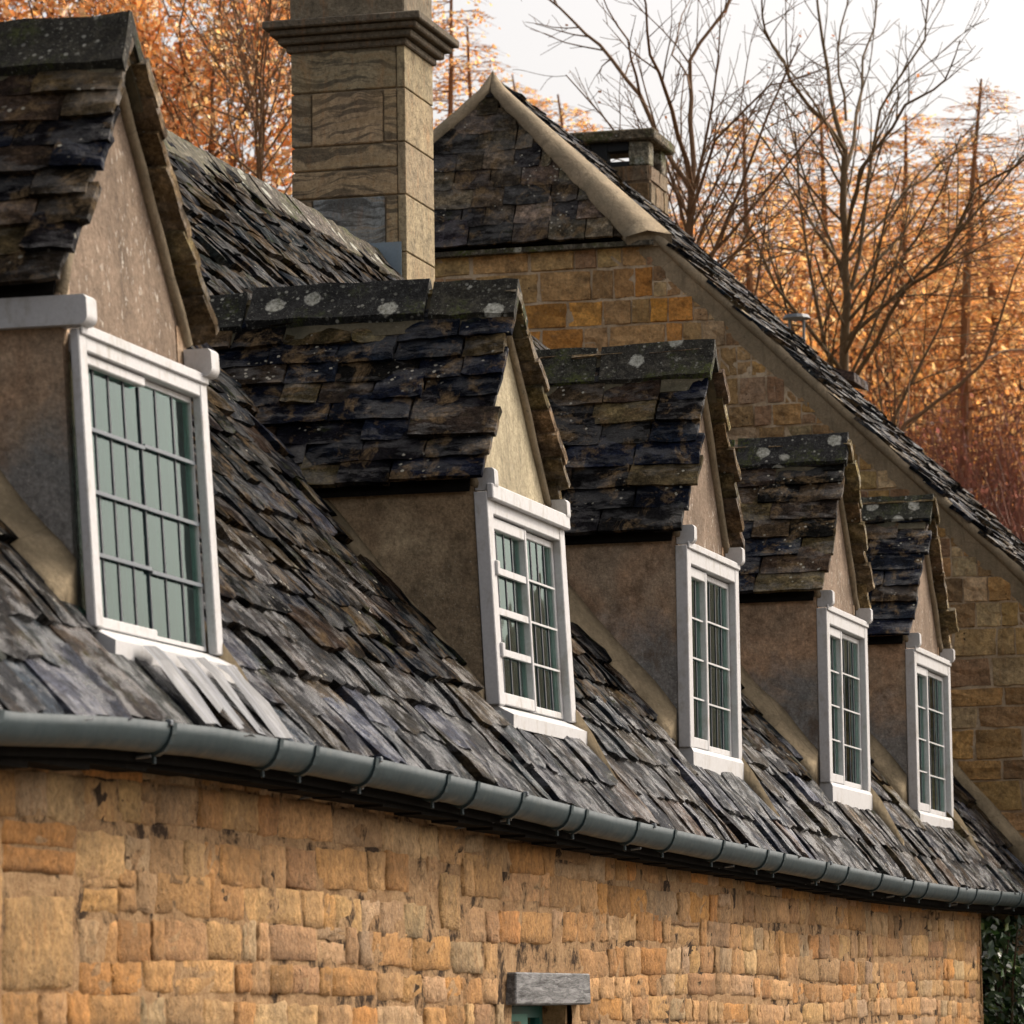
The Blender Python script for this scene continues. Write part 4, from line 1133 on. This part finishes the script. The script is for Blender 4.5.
stems_tree('bare_tree', 'tall bare tree with mossy trunk in the centre of the right-hand trees', 46, [
    ([(846, 400), (846, 320), (846, 240), (845, 150)], .17, .10, 0), ([(845, 150), (828, 70), (815, -20)], .075, .03, 1), ([(845, 150), (790, 80), (765, 30), (762, -20)], .06, .02, -2),
    ([(846, 170), (862, 90), (878, -10)], .06, .02, 2), ([(848, 235), (860, 170), (905, 105), (945, 80), (960, 40)], .06, .015, -2), ([(846, 120), (838, 50), (850, -20)], .04, .02, 1),
    ([(848, 300), (868, 180), (880, 110), (925, 40), (930, -20)], .06, .02, 1), ([(846, 330), (815, 255), (745, 240), (735, 262)], .04, .012, -2), ([(856, 375), (905, 290), (935, 270), (975, 190), (1030, 155)], .065, .03, -3),
    ([(850, 260), (905, 190), (960, 150), (985, 120)], .045, .01, 2)], BARE, [(.35, .14, .05)], 1.2, .05, group='bare trees behind the roofs', seed=5, barkc=(.15, .105, .06))
stems_tree('leaning_tree', 'leaning bare tree with one long bough reaching to the right edge', 45, [
    ([(890, 460), (905, 424)], .08, .06, 0), ([(905, 424), (960, 385), (985, 360), (1000, 320), (1012, 280), (1030, 240)], .055, .02, 0), ([(985, 360), (1010, 350), (1040, 352)], .035, .02, 1),
    ([(972, 375), (965, 350), (968, 330)], .015, .006, 1)], dict(BARE, dens=(.9, 1.6, 2.5)), None, 0, group='bare trees behind the roofs', seed=8)
stems_tree('bare_tree', 'half-hidden bare tree with reaching twigs left of the tall ashlar chimney', 48, [
    ([(262, 260), (258, 170), (262, 120), (255, 60)], .08, .05, 0), ([(258, 180), (290, 130), (320, 110)], .03, .01, 0), ([(250, 200), (290, 195), (330, 180)], .025, .01, -1), ([(240, 120), (200, 105), (170, 115)], .03, .01, 1), ([(195, 80), (175, 95), (160, 110)], .02, .01, 1), ([(262, 120), (245, 60), (262, 0)], .04, .02, 1)], BARE, ORG, 3, .06, group='bare trees behind the roofs', seed=9)

# a bare tree standing across the street, outside the frame: the panes of the nearest dormer mirror it
src_tree = [o for o in bpy.data.objects if o.get('label', '').startswith('tall bare tree')][0]
for k, (x, y, rz, sc_) in enumerate(((62, -9, 2.0, .8),)):
    c_ = src_tree.copy(); COL.objects.link(c_); c_.location = (x, y, hz(x, y)); c_.rotation_euler = (0, 0, rz); c_.scale = (sc_,)*3
    c_['label'] = 'bare tree across the street, mirrored in the panes of the nearest dormer'
    if 'group' in c_: del c_['group']
    for ch_ in list(src_tree.children): d_ = ch_.copy(); COL.objects.link(d_); d_.parent = c_

# larches: one mesh pair of each of two forms, copied with their parts
def larch_mesh(seed, H, name):
    random.seed(seed); m = MB(); tips = []
    tp = path(Vector((0, 0, -.4)), UP, H+.4, 14, .02); m.tube(tp, twist(tp, .14, .02), 7, (.24, .12, .055))
    z = H*.16
    while z < H-.15:
        f = z/H; L = (2.7*(1-f)**.8 + .35)*rnd(.7, 1.15)
        q = (z+.4)/(H+.4)*14; i = min(13, int(q)); p = tp[i].lerp(tp[i+1], q-i)
        for w in range(random.choice((2, 3, 3))):
            an = rnd(0, 2*math.pi); d = Vector((math.cos(an), math.sin(an), rnd(-.15, .2)))
            b = path(p, d, L, 5, .08, .01 if f > .6 else -.02); m.tube(b, twist(b, .022*(1-f)+.012, .004), 4, (.26, .12, .055), cap=False)
            if True:
                n = int(L*9)+2
                for k in range(n):
                    g = rnd(.15, 1); qq = g*5; ii = min(4, int(qq)); pp = b[ii].lerp(b[ii+1], qq-ii); t = (b[ii+1]-b[ii]).normalized()
                    sd_ = t.cross(UP)*random.choice((-1, 1)); tw = path(pp, t*.6+sd_*.7+UP*rnd(-.5, .1), rnd(.2, .65)*(1-g*.4), 3, .12, -.10)
                    m.tube(tw, [.006, .005, .004, .003], 3, (.40, .18, .075), cap=False); tips.append(tw)
        z += rnd(.16, .28)
    l = MB(); leaves(l, tips, 9, .10, LAR, .09, .03)
    return m, l
LM = []
def place_larch(i, px, pytop, D, label, rz, seedcol):
    form = i % 2
    b = ray_at(px, 500, D); base = Vector((b.x, b.y, hz(b.x, b.y))); top = ray_at(px, pytop, D)
    H = top.z-base.z
    root = bpy.data.objects.new('larch_tree', None); COL.objects.link(root); root.location = base; tag(root, label, 'tree', 'rust-coloured larch trees behind the houses')
    if len(LM) <= form:
        m, l = larch_mesh(40+form, 14.0, 'larch')
        # built round the origin: shift so that build() leaves it local to the tree
        off = Vector(base); m.xform(lambda p: p+off); l.xform(lambda p: p+off)
        t = m.build('trunk', M['bark'], root); c = l.build('crown', M['leaf'], root); LM.append((t, c))
    else:
        for src in LM[form]: o = src.copy(); COL.objects.link(o); o.parent = root
    sc = H/14.0; wsc = max(sc, .8)*rnd(.9, 1.1); root.scale = (wsc, wsc, sc); root.rotation_euler = (R(rnd(-1.5, 1.5)), R(rnd(-1.5, 1.5)), rz)
LP = [(500, 18, 62, 'rust larch with pointed top just left of the half-hipped gable apex'), (582, 82, 66, 'small rust larch top above the right slope of the half-hip'),
      (748, 95, 60, 'slim rust larch between the slab-topped chimney and the tall bare tree'), (965, 62, 58, 'dense dark-topped larch standing right of the tall bare tree'),
      (905, 110, 66, 'rust larch close behind the right limbs of the tall bare tree'), (1005, 130, 62, 'rust larch at the right edge of the picture'),
      (700, 150, 72, 'faint rust larch rising behind the slab-topped chimney'), (835, 90, 70, 'rust larch directly behind the tall bare trunk'), (795, 170, 74, 'lower rust larch left of the tall bare trunk'),
      (940, 150, 74, 'far rust larch between the two right-hand larches'), (455, -40, 60, 'rust larch rising beside the ashlar chimney on its right'), (545, 60, 76, 'farther rust larch above the half-hipped gable'),
      (640, 150, 74, 'rust larch low behind the slab-topped chimney cap'), (1045, 90, 68, 'rust larch cut off by the right edge'), (875, 160, 80, 'farthest rust larch seen between bare limbs')]
random.seed(77)
for i, (px, py, D, lb) in enumerate(LP): place_larch(i, px, py, D, lb, i*1.9, i)

# orange beeches filling the sky left of the chimney, and the copse low on the right
BEECH = dict(thin=.36, depth=3, sides=(7, 5, 3, 3), dens=(2.4, 3.8, 5.0), start=(.2, .1, .05), ang=(25, 65), lift=(.1, .0, -.08), len=(.5, .55, .5), maxl=(3.4, 1.6, .8), cur=(.02, -.01, -.06))
stems_tree('beech_tree', 'orange-leaved beech filling the gap between first dormer and ashlar chimney', 56, [
    ([(205, 330), (205, 240), (210, 150), (215, 60), (225, -40)], .16, .04, 0), ([(208, 200), (170, 120), (150, 40), (140, -40)], .08, .02, 3), ([(210, 160), (245, 110), (262, 40), (280, -30)], .07, .02, -3), ([(207, 240), (245, 200), (262, 150)], .04, .015, 2), ([(206, 120), (180, 50), (185, -30)], .05, .02, -2), ([(207, 260), (180, 200), (165, 140)], .04, .01, -2)],
    BEECH, ORG2, 34, .115, seed=21, group='orange beeches behind the first dormer', spread=.14)
stems_tree('beech_tree', 'orange-leaved beech above the ridge of the first dormer', 60, [
    ([(60, 240), (70, 120), (80, 20), (90, -50)], .16, .06, 0), ([(75, 80), (120, 20), (150, -20)], .07, .02, 2), ([(75, 60), (30, 0), (10, -40)], .07, .02, -2), ([(70, 90), (20, 30), (-20, 0)], .05, .02, 1), ([(78, 60), (110, 10), (118, -40)], .05, .02, -3)],
    BEECH, ORG2, 34, .115, seed=22, group='orange beeches behind the first dormer', spread=.14)

# leafy undergrowth on the hillside behind the gable, one uncountable mass
random.seed(99)
def quad(mb, p, s_, c):
    a = Vector((rnd(-1, 1), rnd(-1, 1), rnd(-1, 1))).normalized(); bb = a.orthogonal().normalized()
    mb.add([p-a*s_*.5, p+bb*s_*.35, p+a*s_*.5, p-bb*s_*.35], [(0, 1, 2, 3)], c)
m = MB()
for k in range(620):
    D = rnd(58, 86); b = ray_at(rnd(560, 1130), 600, D); x, y = b.x, b.y; z0 = hz(x, y); hgt = rnd(1.2, 3.4)
    pts = path(Vector((x, y, z0-.1)), UP + Vector((rnd(-.2, .2), rnd(-.2, .2), 0)), hgt, 4, .1); m.tube(pts, [.03, .022, .016, .01, .005], 3, (.10, .055, .045), cap=False)
    for q in range(6):
        br = path(pts[1+q % 4], Vector((rnd(-1, 1), rnd(-1, 1), .9)), rnd(.4, 1.1), 2, .15); m.tube(br, [.009, .006, .003], 3, (.12, .06, .045), cap=False)
    for q in range(110):
        quad(m, Vector((x+rnd(-.9, .9), y+rnd(-.9, .9), z0+rnd(.1, hgt+.5))), rnd(.07, .14), jit(random.choice(ORG[:5]), .3))
tag(m.build('undergrowth', M['leaf'], None), 'rust and orange leafy undergrowth covering the hillside behind the gable', 'undergrowth', kind='stuff')
m = MB()
for k in range(2600):
    D = rnd(44, 56); b = ray_at(rnd(850, 1150), 600, D); x, y = b.x, b.y; z0 = hz(x, y); ph = rnd(2.0, 3.6)*(.75 if D < 48 else 1)
    pts = path(Vector((x, y, z0-.1)), UP + Vector((rnd(-.1, .1), rnd(-.1, .1), 0)), ph, 3, .06); m.tube(pts, [.012, .009, .006, .003], 3, jit((.25, .12, .08), .3), cap=False)
    for q in range(3):
        br = path(pts[1+q % 3], Vector((rnd(-1, 1), rnd(-1, 1), 1.6)), rnd(.3, .8), 2, .1); m.tube(br, [.006, .004, .003], 3, jit((.28, .13, .085), .3), cap=False)
    for q in range(5): quad(m, pts[1].lerp(pts[3], random.random()) + Vector((rnd(-.2, .2), rnd(-.2, .2), 0)), rnd(.05, .1), jit((.26, .10, .07), .4))
tag(m.build('thicket', M['leaf'], None), 'purple-brown bare thicket low on the slope at the right edge', 'thicket', kind='stuff')
